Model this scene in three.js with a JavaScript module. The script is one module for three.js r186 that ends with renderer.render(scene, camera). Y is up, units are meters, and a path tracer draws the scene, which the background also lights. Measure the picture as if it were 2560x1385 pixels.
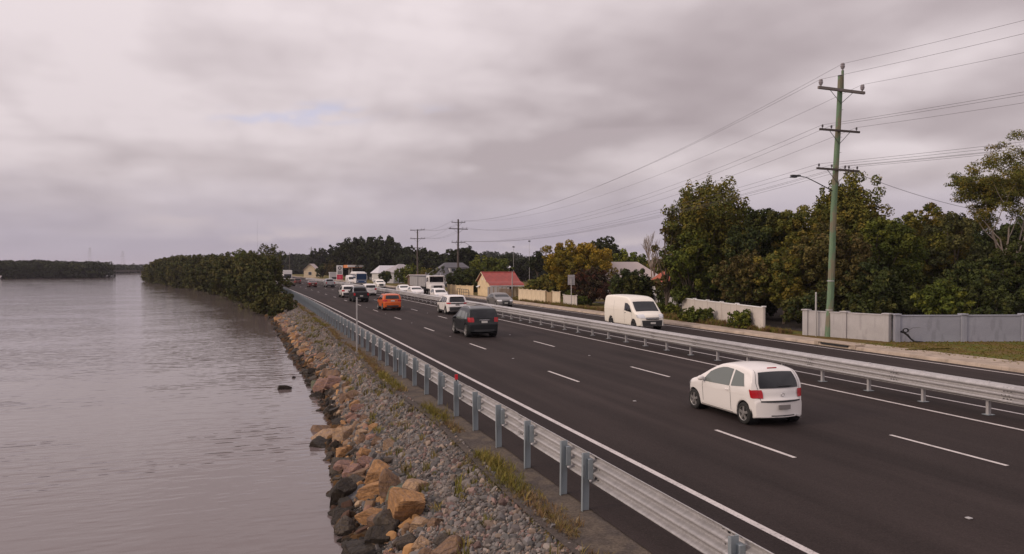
import * as THREE from 'three';
import { mergeGeometries } from 'three/addons/utils/BufferGeometryUtils.js';
import { RoundedBoxGeometry } from 'three/addons/geometries/RoundedBoxGeometry.js';

// ---------------------------------------------------------------- camera, sky, sun, exposure
const scene = new THREE.Scene();
const camera = new THREE.PerspectiveCamera(39.1, 1024 / 554, 0.3, 9000);
camera.position.set(0, 4.2, 0);
camera.rotation.order = 'YXZ';
camera.rotation.set(-0.01256, -0.32114, 0);

const renderer = new THREE.WebGLRenderer({ antialias: true });
renderer.toneMapping = THREE.LinearToneMapping;
renderer.toneMappingExposure = 0.88;
renderer.shadowMap.enabled = true;

const SUN_DIR = new THREE.Vector3(-0.90, 0.40, 0.06).normalize();
const sun = new THREE.DirectionalLight(new THREE.Color().setRGB(1.0, 0.81, 0.62), 1.5);
sun.position.copy(SUN_DIR).multiplyScalar(300);
sun.castShadow = true; sun.shadow.radius = 22;
sun.shadow.mapSize.set(4096, 4096);
Object.assign(sun.shadow.camera, { left: -160, right: 160, top: 160, bottom: -160, near: 1, far: 900 });
sun.target.position.set(20, 0, -70);
sun.position.add(sun.target.position);
scene.add(sun, sun.target);

// ---------------------------------------------------------------- random numbers and noise
function rng(seed) {
  let a = seed >>> 0;
  return () => { a = (a + 0x6D2B79F5) | 0; let t = Math.imul(a ^ (a >>> 15), 1 | a); t = (t + Math.imul(t ^ (t >>> 7), 61 | t)) ^ t; return ((t ^ (t >>> 14)) >>> 0) / 4294967296; };
}
const clamp = (x, a = 0, b = 1) => Math.min(b, Math.max(a, x));
const lerp = (a, b, t) => a + (b - a) * t;
const sstep = (a, b, x) => { const t = clamp((x - a) / (b - a)); return t * t * (3 - 2 * t); };
function hash3(x, y, z) { let h = Math.imul(x, 374761393) ^ Math.imul(y, 668265263) ^ Math.imul(z, 2147483647 - 1234567); h = Math.imul(h ^ (h >>> 13), 1274126177); return ((h ^ (h >>> 16)) >>> 0) / 4294967296; }
function noise2(x, y, px = 0, py = 0, s = 0) {       // value noise, periodic when px, py are given
  let xi = Math.floor(x), yi = Math.floor(y); const fx = x - xi, fy = y - yi;
  const u = fx * fx * fx * (fx * (fx * 6 - 15) + 10), v = fy * fy * fy * (fy * (fy * 6 - 15) + 10);
  let x1 = xi + 1, y1 = yi + 1;
  if (px) { xi = ((xi % px) + px) % px; x1 = ((x1 % px) + px) % px; }
  if (py) { yi = ((yi % py) + py) % py; y1 = ((y1 % py) + py) % py; }
  return lerp(lerp(hash3(xi, yi, s), hash3(x1, yi, s), u), lerp(hash3(xi, y1, s), hash3(x1, y1, s), u), v);
}
function fbm(x, y, oct = 4, px = 0, py = 0, s = 0) {
  let a = 0.5, r = 0, n = 0;
  for (let i = 0; i < oct; i++) { r += a * noise2(x, y, px, py, s + i * 17); n += a; a *= 0.5; x *= 2; y *= 2; px *= 2; py *= 2; }
  return r / n;
}

// ---------------------------------------------------------------- the overcast sky
{
  const W = 2048, H = 1024, data = new Float32Array(W * H * 4);
  const deg = 180 / Math.PI, mix3 = (a, b, t) => [lerp(a[0], b[0], t), lerp(a[1], b[1], t), lerp(a[2], b[2], t)];
  const bright = [0.755, 0.676, 0.698], dark = [0.35, 0.295, 0.313], low = [0.45, 0.405, 0.485], blue = [0.56, 0.575, 0.75], glow = [0.66, 0.58, 0.60];
  for (let j = 0; j < H; j++) {
    const th = ((j + 0.5) / H - 0.5) * Math.PI, y = Math.sin(th), el = th * deg, ce = Math.cos(th);
    for (let i = 0; i < W; i++) {
      const ph = ((i + 0.5) / W - 0.5) * 2 * Math.PI, x = Math.cos(ph) * ce, z = Math.sin(ph) * ce;
      const az = Math.atan2(x, -z) * deg, yy = Math.max(y, 0);
      let c;
      if (y < -0.02) c = [0.16, 0.15, 0.14];
      else {
        const k = 1 / (yy + 0.17), px = x * k, pz = z * k;
        const n = fbm(px * 0.62 + 3.1, pz * 0.62 + 8.7, 5), m = fbm(px * 1.7 + 21, pz * 1.7 - 4, 5), w = fbm(px * 0.25 - 7, pz * 0.25 + 2, 3), fi = fbm(px * 4.5 + 2, pz * 4.5 + 9, 4), bil = (p, q, sd) => { let a = 0.5, r = 0; for (let o = 0; o < 4; o++) { r += a * Math.abs(2 * noise2(p, q, 0, 0, sd + o) - 1); p *= 2.1; q *= 2.1; a *= 0.5; } return r; }, pu = bil(px * 2.1 + 7, pz * 2.1 + 3, 90);
        const ga = (a, e, sa, se) => Math.exp(-(((az - a) / sa) ** 2) - (((el - e) / se) ** 2));
        const wob = (n - 0.5) * 9, e2 = el + wob * 0.5, a2 = az + (m - 0.5) * 14;
        const gb = (a, e, sa, se, tilt = 0) => Math.exp(-(((a2 - a) / sa) ** 2) - (((e2 - e - tilt * (a2 - a)) / se) ** 2));
        let d = 0.27 + (n - 0.5) * 0.70 + (m - 0.5) * 0.70 + (w - 0.5) * 0.35 + (fi - 0.5) * 0.30 - (pu - 0.32) * 0.62 + sstep(8, 30, az) * ((n - 0.5) * 0.35 + (m - 0.5) * 0.3);
        const rag = 0.75 + 0.9 * (m - 0.5) + 0.5 * (fi - 0.5);
        d += rag * (0.72 * gb(29, 12.2, 11, 3.0, 0.22) + 0.55 * gb(22, 8.6, 8, 2.0, 0.22) + 0.34 * gb(15, 9.5, 5, 1.6) + 0.42 * gb(50.5, 9.9, 5, 1.5) + 0.6 * gb(53, 18.5, 6, 2.6) + 0.30 * gb(40, 17.5, 8, 2.4));
        d += 0.10 * sstep(4, 24, az) - 0.07 * sstep(12, -18, az) * sstep(1.5, 8, el);
        d -= 0.30 * gb(41, 13.0, 3.5, 1.3, 0.35) + 0.24 * gb(47.5, 13.8, 6, 1.2, 0.15) + 0.22 * gb(36, 5.8, 14, 1.6, 0.12) + 0.18 * gb(45, 7.4, 6, 1.0);
        d += 0.22 * gb(1, 5.4, 13, 0.8, 0.05) + 0.17 * gb(-8, 7.4, 9, 0.7, -0.08) + 0.2 * gb(-12, 2.8, 14, 0.7) + 0.18 * gb(10, 6.6, 8, 0.9);
        d = Math.max(d, 0); d /= Math.pow(1 + d ** 3, 1 / 3);
        c = mix3(bright, dark, d);
        const hz = sstep(7.5, 1.2, el + (m - 0.5) * 3.5);
        c = mix3(c, low, hz * 0.8);
        const puff = ga(28, 1.5, 13, 0.8) + 0.75 * ga(3.0, 2.0, 4.2, 0.9) + 0.6 * ga(-5, 3.2, 3, 0.5);
        c = mix3(c, glow, clamp(puff * sstep(0.38, 0.62, fi + (m - 0.5) * 0.5)));
        const gn = fbm(az * 0.55 + 5, (el - 0.10 * az) * 2.6, 5), gap = sstep(0.40, 0.74, gn) * clamp(1.25 * ga(5.2, 10.9, 2.0, 0.65) + ga(1.0, 10.25, 3.4, 0.5) + 0.35 * ga(12, 11.2, 2.5, 0.4));
        c = mix3(c, blue, gap * 0.72);
        const g = Math.max(0, x * SUN_DIR.x + y * SUN_DIR.y + z * SUN_DIR.z), f = 1 + 0.75 * g * g * g + 0.75 * yy;
        c = [c[0] * f * 1.01, c[1] * f, c[2] * f * 0.995];
      }
      const o = (j * W + i) * 4; data[o] = c[0]; data[o + 1] = c[1]; data[o + 2] = c[2]; data[o + 3] = 1;
    }
  }
  const sky = new THREE.DataTexture(data, W, H, THREE.RGBAFormat, THREE.FloatType);
  sky.mapping = THREE.EquirectangularReflectionMapping;
  sky.minFilter = sky.magFilter = THREE.LinearFilter; sky.needsUpdate = true;
  scene.background = sky; scene.environment = sky;
}

// ---------------------------------------------------------------- helpers
const V = (x, y, z) => new THREE.Vector3(x, y, z);
const taken = {};
function numbered(name) { const n = taken[name] = (taken[name] ?? -1) + 1; return n ? `${name}_${String(n).padStart(3, '0')}` : name; }
function tag(o, label, category, group, kind) { if (label) o.userData.label = label; if (category) o.userData.category = category; if (group) o.userData.group = group; if (kind) o.userData.kind = kind; return o; }
function shade(m) { m.castShadow = m.receiveShadow = true; return m; }
function part(name, geo, mat, parent, pos, rot) {          // a mesh of its own under a thing
  const m = shade(new THREE.Mesh(geo, mat)); m.name = name;
  if (pos) m.position.set(...pos); if (rot) m.rotation.set(...rot);
  parent.add(m); return m;
}
function thing(name, label, category, pos = [0, 0, 0], turn = 0, group) {
  const g = new THREE.Group(); g.name = numbered(name); g.position.set(...pos); g.rotation.y = turn; scene.add(g);
  return tag(g, label, category, group);
}
function single(name, geo, mat, label, category, group, pos, rot) {
  const m = shade(new THREE.Mesh(geo, mat)); m.name = numbered(name);
  if (pos) m.position.set(...pos); if (rot) m.rotation.set(...rot);
  scene.add(m); return tag(m, label, category, group);
}
function structure(name, geo, mat) { const m = single(name, geo, mat); m.userData.kind = 'structure'; return m; }
function box(w, h, d, x = 0, y = 0, z = 0) { const g = new THREE.BoxGeometry(w, h, d); g.translate(x, y, z); return g; }
function rbox(w, h, d, r, x = 0, y = 0, z = 0, seg = 2) { const g = new RoundedBoxGeometry(w, h, d, seg, r); g.translate(x, y, z); return g; }
function cyl(r0, r1, h, x = 0, y = 0, z = 0, n = 12) { const g = new THREE.CylinderGeometry(r1, r0, h, n); g.translate(x, y + h / 2, z); return g; }
function beam(a, b, r, n = 8, r2 = r) {                    // a round bar from a to b
  const d = b.clone().sub(a), L = d.length(), g = new THREE.CylinderGeometry(r2, r, L, n);
  g.translate(0, L / 2, 0); g.applyQuaternion(new THREE.Quaternion().setFromUnitVectors(V(0, 1, 0), d.normalize())); g.translate(a.x, a.y, a.z); return g;
}
function merge(list) {
  const l = list.map(g => { const q = g.index ? g.toNonIndexed() : g; for (const k of Object.keys(q.attributes)) if (!['position', 'normal', 'uv'].includes(k)) q.deleteAttribute(k); return q; });
  return mergeGeometries(l, false);
}
function grid(nu, nv, fn, closedU = false) {               // a sheet from fn(i, j) -> [x, y, z, u, v]
  const P = new Float32Array(nu * nv * 3), T = new Float32Array(nu * nv * 2), I = [];
  for (let i = 0; i < nu; i++) for (let j = 0; j < nv; j++) { const o = i * nv + j, q = fn(i, j); P[o * 3] = q[0]; P[o * 3 + 1] = q[1]; P[o * 3 + 2] = q[2]; T[o * 2] = q[3] ?? 0; T[o * 2 + 1] = q[4] ?? 0; }
  for (let i = 0; i < nu - 1; i++) for (let j = 0; j < nv - 1; j++) { const a = i * nv + j, b = a + nv; I.push(a, b, a + 1, b, b + 1, a + 1); }
  const g = new THREE.BufferGeometry(); g.setAttribute('position', new THREE.BufferAttribute(P, 3)); g.setAttribute('uv', new THREE.BufferAttribute(T, 2)); g.setIndex(I); g.computeVertexNormals(); return g;
}
function tube(points, radii, n = 6) {                      // tapered tube along points
  const g = grid(points.length, n + 1, (i, j) => {
    const a = points[Math.max(0, i - 1)], b = points[Math.min(points.length - 1, i + 1)], t = b.clone().sub(a).normalize();
    const s = Math.abs(t.y) > 0.9 ? V(1, 0, 0) : V(0, 1, 0), u = s.clone().cross(t).normalize(), v = t.clone().cross(u), an = j / n * 2 * Math.PI, r = radii[i];
    const p = points[i]; return [p.x + (u.x * Math.cos(an) + v.x * Math.sin(an)) * r, p.y + (u.y * Math.cos(an) + v.y * Math.sin(an)) * r, p.z + (u.z * Math.cos(an) + v.z * Math.sin(an)) * r, j / n, i * 0.4];
  });
  return g;
}
const C = (r, g, b) => new THREE.Color().setRGB(r, g, b);
function tex(n, fn, { srgb = true, rep = 1 } = {}) {       // fn(u, v) -> [r, g, b] linear, or a height 0..1
  const d = new Uint8Array(n * n * 4), e = srgb ? (x => 255 * (x <= 0.0031308 ? 12.92 * x : 1.055 * Math.pow(x, 1 / 2.4) - 0.055)) : (x => 255 * x);
  for (let j = 0; j < n; j++) for (let i = 0; i < n; i++) { let c = fn(i / n, j / n); if (typeof c === 'number') c = [c, c, c]; const o = (j * n + i) * 4; for (let k = 0; k < 3; k++) d[o + k] = clamp(e(clamp(c[k])), 0, 255); d[o + 3] = 255; }
  const t = new THREE.DataTexture(d, n, n); t.wrapS = t.wrapT = THREE.RepeatWrapping; t.magFilter = THREE.LinearFilter; t.minFilter = THREE.LinearMipmapLinearFilter; t.generateMipmaps = true;
  if (srgb) t.colorSpace = THREE.SRGBColorSpace; t.repeat.set(rep, rep); t.needsUpdate = true; return t;
}
const std = o => new THREE.MeshStandardMaterial(o), matte = o => new THREE.MeshPhysicalMaterial({ specularIntensity: 0.22, ...o }), phy = o => new THREE.MeshPhysicalMaterial(o);

// ---------------------------------------------------------------- materials
const M = {};
{
  const lanesAt = [9.55, 13.25, 17.0, 22.7, 26.5];
  const aspC = tex(2048, (u, v) => {
    const x = u * 24, f = fbm(u * 1024, v * 1024, 2, 1024, 1024, 3), l = fbm(u * 7, v * 5, 4, 7, 5, 5), st = fbm(u * 60, v * 3, 3, 60, 3, 8), p = hash3(Math.floor(u * 2048), Math.floor(v * 2048), 9);
    let tr = 0, oil = 0; for (const c of lanesAt) { const q = Math.abs(x - c - 0.12 * (noise2(v * 4, c, 4, 0) - 0.5)); tr += Math.exp(-(((q - 0.78) / 0.30) ** 2)); oil += Math.exp(-((q / 0.28) ** 2)); }
    const k = 0.62 + 0.46 * f + 0.40 * (l - 0.5) + 0.34 * (st - 0.5) + (p > 0.988 ? 0.55 : 0) + 0.22 * (p - 0.5) + 0.10 * tr * (0.4 + 1.2 * st) - 0.13 * oil * (0.3 + 1.2 * fbm(u * 30, v * 9, 3, 30, 9, 12));
    return [0.0385 * k, 0.0285 * k, 0.0265 * k];
  }, { rep: 1 / 24 });
  const aspB = tex(1024, (u, v) => fbm(u * 400, v * 400, 3, 400, 400, 31), { srgb: false, rep: 1 / 8 });
  M.asphalt = matte({ map: aspC, bumpMap: aspB, bumpScale: 0.006, roughness: 0.85 });
  M.paint = matte({ map: tex(512, (u, v) => { const w = fbm(u * 90, v * 90, 3, 90, 90, 77), l = fbm(u * 12, v * 12, 3, 12, 12, 7), k = 0.88 - 0.34 * sstep(0.58, 0.82, w) - 0.25 * (l - 0.4); return [0.66 * k, 0.60 * k, 0.575 * k]; }, { rep: 1 / 3 }), roughness: 0.6 });
  const conC = tex(1024, (u, v) => { const f = fbm(u * 200, v * 200, 3, 200, 200, 13), l = fbm(u * 9, v * 9, 5, 9, 9, 15), s = fbm(u * 40, v * 5, 3, 40, 5, 19); const k = 0.72 + 0.28 * f + 0.5 * (l - 0.5) - 0.16 * sstep(0.55, 0.8, s); return [0.43 * k, 0.345 * k, 0.275 * k]; }, { rep: 1 / 5 });
  M.concrete = matte({ map: conC, roughness: 0.9, bumpMap: aspB, bumpScale: 0.002 });
  M.verge = matte({ map: tex(512, (u, v) => { const f = fbm(u * 120, v * 120, 3, 120, 120, 21), l = fbm(u * 7, v * 7, 4, 7, 7, 23); const k = 0.6 + 0.8 * f, t = sstep(0.4, 0.7, l); return [lerp(0.075, 0.11, t) * k, lerp(0.062, 0.088, t) * k, lerp(0.055, 0.07, t) * k]; }, { rep: 1 / 4 }), roughness: 0.95, bumpMap: aspB, bumpScale: 0.01 });
  M.bank = matte({ map: tex(512, (u, v) => { const f = fbm(u * 60, v * 60, 3, 60, 60, 41); const k = 0.4 + f; return [0.062 * k, 0.052 * k, 0.045 * k]; }, { rep: 1 / 4 }), roughness: 1, bumpMap: aspB, bumpScale: 0.02 });
  M.ground = matte({ map: tex(1024, (u, v) => { const f = fbm(u * 160, v * 160, 3, 160, 160, 51), l = fbm(u * 9, v * 9, 5, 9, 9, 53), b = fbm(u * 22, v * 22, 3, 22, 22, 57); const k = 0.5 + f; const t = sstep(0.38, 0.66, l), d = sstep(0.52, 0.7, b) * 0.5; return [lerp(lerp(0.098, 0.125, t), 0.15, d) * k, lerp(lerp(0.102, 0.082, t), 0.105, d) * k, lerp(lerp(0.020, 0.026, t), 0.05, d) * k]; }, { rep: 1 / 14 }), roughness: 1, bumpMap: aspB, bumpScale: 0.03 });
  // open water: a murky brown body under a rippled surface; ripples die away in the lee of the bank
  const N = 2048, T = 64;                                    // 64 m tile
  const rip = tex(N, (u, v) => {
    const wx = (fbm(u * 10, v * 10, 3, 10, 10, 5) - 0.5) * 2.2;
    let h;
    const q = noise2(u * 56 + wx * 0.4, v * 190 + wx * 0.6, 56, 190, 61), r = noise2(u * 130 + wx * 0.6, v * 400 + wx, 130, 400, 63), s = noise2(u * 260, v * 720, 260, 720, 65), b = noise2(u * 14 + wx * 0.2, v * 44, 14, 44, 69);
    const patch = 0.50 + 0.7 * sstep(0.36, 0.64, fbm(u * 9, v * 12, 3, 9, 12, 71));
    const lee = 1;
    h = 0.10 * b + (0.36 * q + 0.34 * r + 0.14 * s) * patch * lee;
    return clamp(h);
  }, { srgb: false, rep: 1 / T });
  M.water = phy({ color: C(0.140, 0.110, 0.107), roughness: 0.07, bumpMap: rip, bumpScale: 0.036, ior: 1.33, specularIntensity: 1 });
  M.galv = std({ map: tex(256, (u, v) => { const k = 0.85 + 0.3 * (fbm(u * 30, v * 30, 3, 30, 30, 81) - 0.5) + 0.2 * (fbm(u * 5, v * 5, 2, 5, 5, 83) - 0.5); return [0.50 * k, 0.475 * k, 0.47 * k]; }, { rep: 1 }), roughness: 0.5, metalness: 0.35 });
  M.galvDull = std({ map: M.galv.map, color: C(0.84, 0.84, 0.85), roughness: 0.6, metalness: 0.3 });
  M.galvPost = std({ color: C(0.30, 0.34, 0.36), roughness: 0.5, metalness: 0.45 });
  M.bolt = std({ color: C(0.16, 0.15, 0.15), roughness: 0.5, metalness: 0.6 });
  const rockC = (r, g, b, sd, st = 0.5) => tex(256, (u, v) => { const f = fbm(u * 40, v * 40, 3, 40, 40, sd), l = fbm(u * 6, v * 6, 4, 6, 6, sd + 3), s = fbm(u * 5, v * 26, 3, 5, 26, sd + 7); const k = 0.55 + 0.55 * f + 0.5 * (l - 0.5), t = st * sstep(0.42, 0.68, s); return [r * k * (1 - 0.30 * t), g * k * (1 - 0.18 * t), b * k * (1 + 0.25 * t)]; });
  const rockB = tex(256, (u, v) => fbm(u * 14, v * 14, 5, 14, 14, 99), { srgb: false });
  const rk = (r, g, b, sd, rough = 0.92) => matte({ map: rockC(r, g, b, sd), bumpMap: rockB, bumpScale: 0.03, roughness: rough });
  M.rockTan = rk(0.365, 0.20, 0.092, 101); M.rockPale = rk(0.37, 0.245, 0.15, 111); M.rockBrown = rk(0.215, 0.135, 0.085, 121); M.rockRed = rk(0.28, 0.165, 0.12, 131);
  M.rockGrey = rk(0.155, 0.145, 0.135, 141); M.rockGreen = rk(0.17, 0.175, 0.12, 151); M.rockWet = rk(0.045, 0.036, 0.028, 161, 0.55); M.rockDark = rk(0.085, 0.068, 0.052, 171, 0.75);
  M.gravel = matte({ color: 0xffffff, roughness: 0.95 });
  M.leaf = matte({ color: 0xffffff, roughness: 0.75, vertexColors: true, side: THREE.DoubleSide });
  M.leafInst = matte({ color: 0xffffff, roughness: 0.9, side: THREE.DoubleSide });
  M.bark = matte({ map: tex(256, (u, v) => { const k = 0.5 + 0.9 * fbm(u * 24, v * 6, 4, 24, 6, 181); return [0.10 * k, 0.078 * k, 0.06 * k]; }), roughness: 1 });
  M.barkPale = std({ map: tex(256, (u, v) => { const k = 0.6 + 0.6 * fbm(u * 10, v * 7, 4, 10, 7, 191); return [0.30 * k, 0.245 * k, 0.205 * k]; }), roughness: 0.9 });
  M.poleGreen = matte({ map: tex(512, (u, v) => { const g = fbm(u * 60, v * 3, 4, 60, 3, 201), l = fbm(u * 3, v * 5, 4, 3, 5, 203), k = 0.5 + g; const t = sstep(0.36, 0.62, l); return [lerp(0.135, 0.185, t) * k, lerp(0.20, 0.165, t) * k, lerp(0.125, 0.115, t) * k]; }), roughness: 0.9 });
  M.poleWood = matte({ map: tex(256, (u, v) => { const k = 0.5 + fbm(u * 40, v * 3, 4, 40, 3, 211); return [0.105 * k, 0.085 * k, 0.075 * k]; }), roughness: 0.95 });
  M.armWood = std({ color: C(0.17, 0.145, 0.135), roughness: 0.9 }); M.armDark = std({ color: C(0.075, 0.06, 0.055), roughness: 0.9 });
  M.ceramic = std({ color: C(0.22, 0.19, 0.20), roughness: 0.35 }); M.ceramicDark = std({ color: C(0.06, 0.05, 0.055), roughness: 0.35 });
  M.wire = std({ color: C(0.12, 0.105, 0.11), roughness: 0.6, metalness: 0.3 });
  M.steel = std({ color: C(0.42, 0.40, 0.39), roughness: 0.5, metalness: 0.4 }); M.darkSteel = std({ color: C(0.05, 0.05, 0.055), roughness: 0.5, metalness: 0.3 });
  const wallT = (r, g, b, sd) => tex(512, (u, v) => { const f = fbm(u * 120, v * 120, 3, 120, 120, sd), l = fbm(u * 5, v * 5, 4, 5, 5, sd + 2), s = fbm(u * 26, v * 3, 3, 26, 3, sd + 5), k = 0.9 + 0.14 * (f - 0.5) + 0.22 * (l - 0.5) - 0.14 * sstep(0.56, 0.78, s); return [r * k, g * k, b * k]; }, { rep: 0.5 });
  M.wallGrey = std({ map: wallT(0.44, 0.415, 0.41, 221), roughness: 0.9 }); M.wallBlue = std({ map: wallT(0.33, 0.335, 0.38, 231), roughness: 0.9 }); M.wallWhite = std({ map: wallT(0.56, 0.50, 0.45, 241), roughness: 0.9 });
  M.cream = std({ map: wallT(0.70, 0.53, 0.32, 251), roughness: 0.85 }); M.creamPale = std({ map: wallT(0.66, 0.53, 0.36, 261), roughness: 0.8 }); M.tanPanel = std({ color: C(0.30, 0.21, 0.115), roughness: 0.8 });
  M.roofRed = std({ map: tex(256, (u, v) => { const k = 0.75 + 0.3 * (0.5 + 0.5 * Math.sin(u * 2 * Math.PI * 12)) + 0.5 * (fbm(u * 6, v * 6, 4, 6, 6, 271) - 0.5); return [0.30 * k, 0.045 * k, 0.032 * k]; }, { rep: 0.5 }), roughness: 0.6 });
  M.roofGrey = std({ color: C(0.30, 0.27, 0.28), roughness: 0.6 }); M.roofPale = std({ color: C(0.52, 0.50, 0.53), roughness: 0.55 }); M.roofDark = std({ color: C(0.10, 0.095, 0.105), roughness: 0.7 }); M.roofTile = std({ color: C(0.40, 0.33, 0.31), roughness: 0.8 }); M.terracotta = std({ color: C(0.36, 0.09, 0.05), roughness: 0.8 });
  M.weather = std({ color: C(0.40, 0.39, 0.40), roughness: 0.8 }); M.housePale = std({ color: C(0.50, 0.48, 0.47), roughness: 0.8 }); M.houseTan = std({ color: C(0.42, 0.33, 0.24), roughness: 0.85 }); M.houseBrown = std({ color: C(0.14, 0.085, 0.06), roughness: 0.9 });
  M.trimWhite = std({ color: C(0.68, 0.66, 0.64), roughness: 0.6 }); M.pane = std({ color: C(0.035, 0.04, 0.05), roughness: 0.08 }); M.timber = std({ color: C(0.17, 0.115, 0.075), roughness: 0.9 }); M.greyBoard = std({ color: C(0.27, 0.25, 0.245), roughness: 0.9 });
  M.black = std({ color: C(0.012, 0.012, 0.013), roughness: 0.6 }); M.plastic = std({ color: C(0.028, 0.028, 0.03), roughness: 0.6 });
  M.signBack = std({ color: C(0.33, 0.31, 0.32), roughness: 0.5, metalness: 0.3 }); M.white = std({ color: C(0.72, 0.69, 0.67), roughness: 0.45 }); M.redSign = std({ color: C(0.62, 0.035, 0.075), roughness: 0.5 }); M.orangeTrim = std({ color: C(0.62, 0.20, 0.045), roughness: 0.5 }); M.reflector = std({ color: C(0.55, 0.02, 0.03), roughness: 0.3 });
  // vehicles
  const paint = (r, g, b, rough = 0.32) => phy({ color: C(r, g, b), roughness: rough, specularIntensity: 0.5, clearcoat: 0.28, clearcoatRoughness: 0.06 });
  M.carWhite = paint(0.74, 0.70, 0.67); M.carCream = paint(0.80, 0.745, 0.66); M.carGraphite = paint(0.012, 0.014, 0.015); M.carOrange = paint(0.56, 0.098, 0.012); M.carBlack = paint(0.016, 0.016, 0.018); M.carSilver = paint(0.34, 0.33, 0.34); M.carGrey = paint(0.155, 0.145, 0.14); M.carMaroon = paint(0.10, 0.035, 0.03); M.carBronze = paint(0.14, 0.105, 0.07); M.carBlue = paint(0.03, 0.07, 0.16);
  M.glass = phy({ color: C(0.010, 0.011, 0.014), roughness: 0.08, ior: 1.45 });
  M.glassPale = phy({ color: C(0.13, 0.145, 0.135), roughness: 0.12, ior: 1.5 }); M.glassBlue = phy({ color: C(0.02, 0.045, 0.10), roughness: 0.07 });
  M.tyre = std({ color: C(0.018, 0.017, 0.016), roughness: 0.9 }); M.rim = std({ color: C(0.42, 0.40, 0.38), roughness: 0.35, metalness: 0.7 }); M.rimDark = std({ color: C(0.09, 0.09, 0.09), roughness: 0.4, metalness: 0.6 });
  M.tail = phy({ color: C(0.40, 0.006, 0.012), roughness: 0.2 }); M.lamp = phy({ color: C(0.62, 0.62, 0.64), roughness: 0.1, clearcoat: 1 }); M.plate = std({ color: C(0.62, 0.60, 0.55), roughness: 0.5 }); M.plateDark = std({ color: C(0.22, 0.20, 0.19), roughness: 0.5 }); M.chrome = std({ color: C(0.62, 0.61, 0.62), roughness: 0.2, metalness: 0.9 });
}
// ---------------------------------------------------------------- the lie of the land (x to the right, d = metres up the road = -z)
const WATER = -1.5;
const cx = d => d < 60 ? 0 : d < 260 ? -1.3e-4 * (d - 60) ** 2 : -5.2 - 0.052 * (d - 260);   // the road drifts left far off
const SH = [[-80, 1.9], [0, 1.9], [15.6, 1.9], [17.6, 1.83], [19.4, 1.92], [22, 2.2], [25.7, 2.22], [28.2, 2.7], [34, 2.78], [39, 2.75], [49.6, 2.45], [60, 2.36], [82, 2.0], [104, 1.3], [153, -2.4], [210, -12.6], [256, -22], [320, -36], [406, -50], [520, -58], [640, -30], [760, 10], [3000, 80], [6000, 160]];
function shore(d) { for (let i = 1; i < SH.length; i++) if (d <= SH[i][0]) { const [a, b] = SH[i - 1], [c, e] = SH[i]; return lerp(b, e, (d - a) / (c - a)); } return 160; }
const bankTop = d => 4.75 + 0.12 * Math.sin(d * 0.37) + cx(d);
function landY(x, d) {
  const s = shore(d), t = bankTop(d), r = x - cx(d);
  if (x < s) return Math.max(-4, WATER - (s - x) * 0.45 - 0.05);
  if (x < t) { const k = (x - s) / (t - s); return lerp(WATER - 0.05, -0.09, Math.pow(k, 0.9)); }
  if (r < 29.05) return -0.05;
  return 0.115 + 0.02 * noise2(x * 0.3, d * 0.3) ;
}
{
  const ds = []; for (let d = -80; d < 120; d += 2) ds.push(d); for (let d = 120; d < 500; d += 10) ds.push(d); for (let d = 500; d <= 6000; d += 250) ds.push(d);
  const cols = [];
  for (const k of [-60, -12, -5, -2.5, -1, -0.4, 0]) cols.push(d => shore(d) + k);
  for (let k = 1; k <= 8; k++) cols.push(d => lerp(shore(d), bankTop(d), k / 8));
  for (const r of [5.4, 7, 12, 18, 24, 28.9, 29.04, 29.06, 29.3, 30, 31, 33, 36, 40, 50, 65, 90, 140, 220, 500, 1500, 5000]) cols.push(d => cx(d) + r);
  const g = grid(ds.length, cols.length, (i, j) => { const d = ds[i], x = cols[j](d); return [x, landY(x, d), -d, x, d]; });
  structure('ground', g, M.ground);
  // the rubble bed of the embankment, a thin sheet over the soil
  const bd = ds.filter(d => d <= 125);
  const b = grid(bd.length, 14, (i, j) => { const d = bd[i], x = lerp(shore(d) - 1.2, bankTop(d) + 0.05, j / 13); return [x, landY(x, d) + 0.012 + 0.02 * noise2(x * 3, d * 3), -d, x, d]; });
  structure('embankment', b, M.bank);
  const fd = ds.filter(d => d >= 115 && d <= 640);
  structure('mud_bank', grid(fd.length, 8, (i, j) => { const d = fd[i], x = shore(d) + lerp(-3, 9, j / 7); return [x, landY(x, d) + 0.02, -d, x, d]; }), M.bank);
  const vg = grid(bd.length, 5, (i, j) => { const d = bd[i], x = lerp(bankTop(d) - 0.15, 5.62 + cx(d), j / 4); return [x, lerp(-0.05, -0.012, j / 4), -d, x, d]; });
  structure('verge', vg, M.verge);
}
structure('shade_soil_sheet', grid(12, 8, (i, j) => { const d = lerp(33.5, 84, i / 11), x0 = d < 38 ? 34.5 : d < 58 ? lerp(32.6, 35.4, (d - 38) / 20) : 36.8, x = lerp(x0, 110, j / 7); return [x, 0.155 + 0.02 * Math.sin(i * 2 + j * 3), -d - (d < 38 ? 0 : 0), x, d]; }), M.bank);  // dark soil sheet added so the ground under the trees looks deeply shaded
structure('river', grid(2, 2, (i, j) => { const x = [-4000, 400][i], d = [-300, 6500][j]; return [x, WATER, -d, x, d]; }).toNonIndexed(), M.water);
// the wooded island across the water and the far bank
{
  const isl = grid(40, 12, (i, j) => { const a = i / 39 * Math.PI * 2, r = j / 11; return [-190 + Math.cos(a) * 128 * r, WATER - 0.6 + 1.3 * (1 - r * r), -482 + Math.sin(a) * 62 * r, i, j]; });
  structure('island', isl, M.bank);
  const far = grid(30, 4, (i, j) => { const x = lerp(-1400, 500, i / 29); return [x, WATER - 0.5 + [0, 1, 1.2, 1.2][j], -[735, 742, 800, 2600][j] - 12 * Math.sin(i), x, j]; });
  structure('far_bank', far, M.bank);
}

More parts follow.
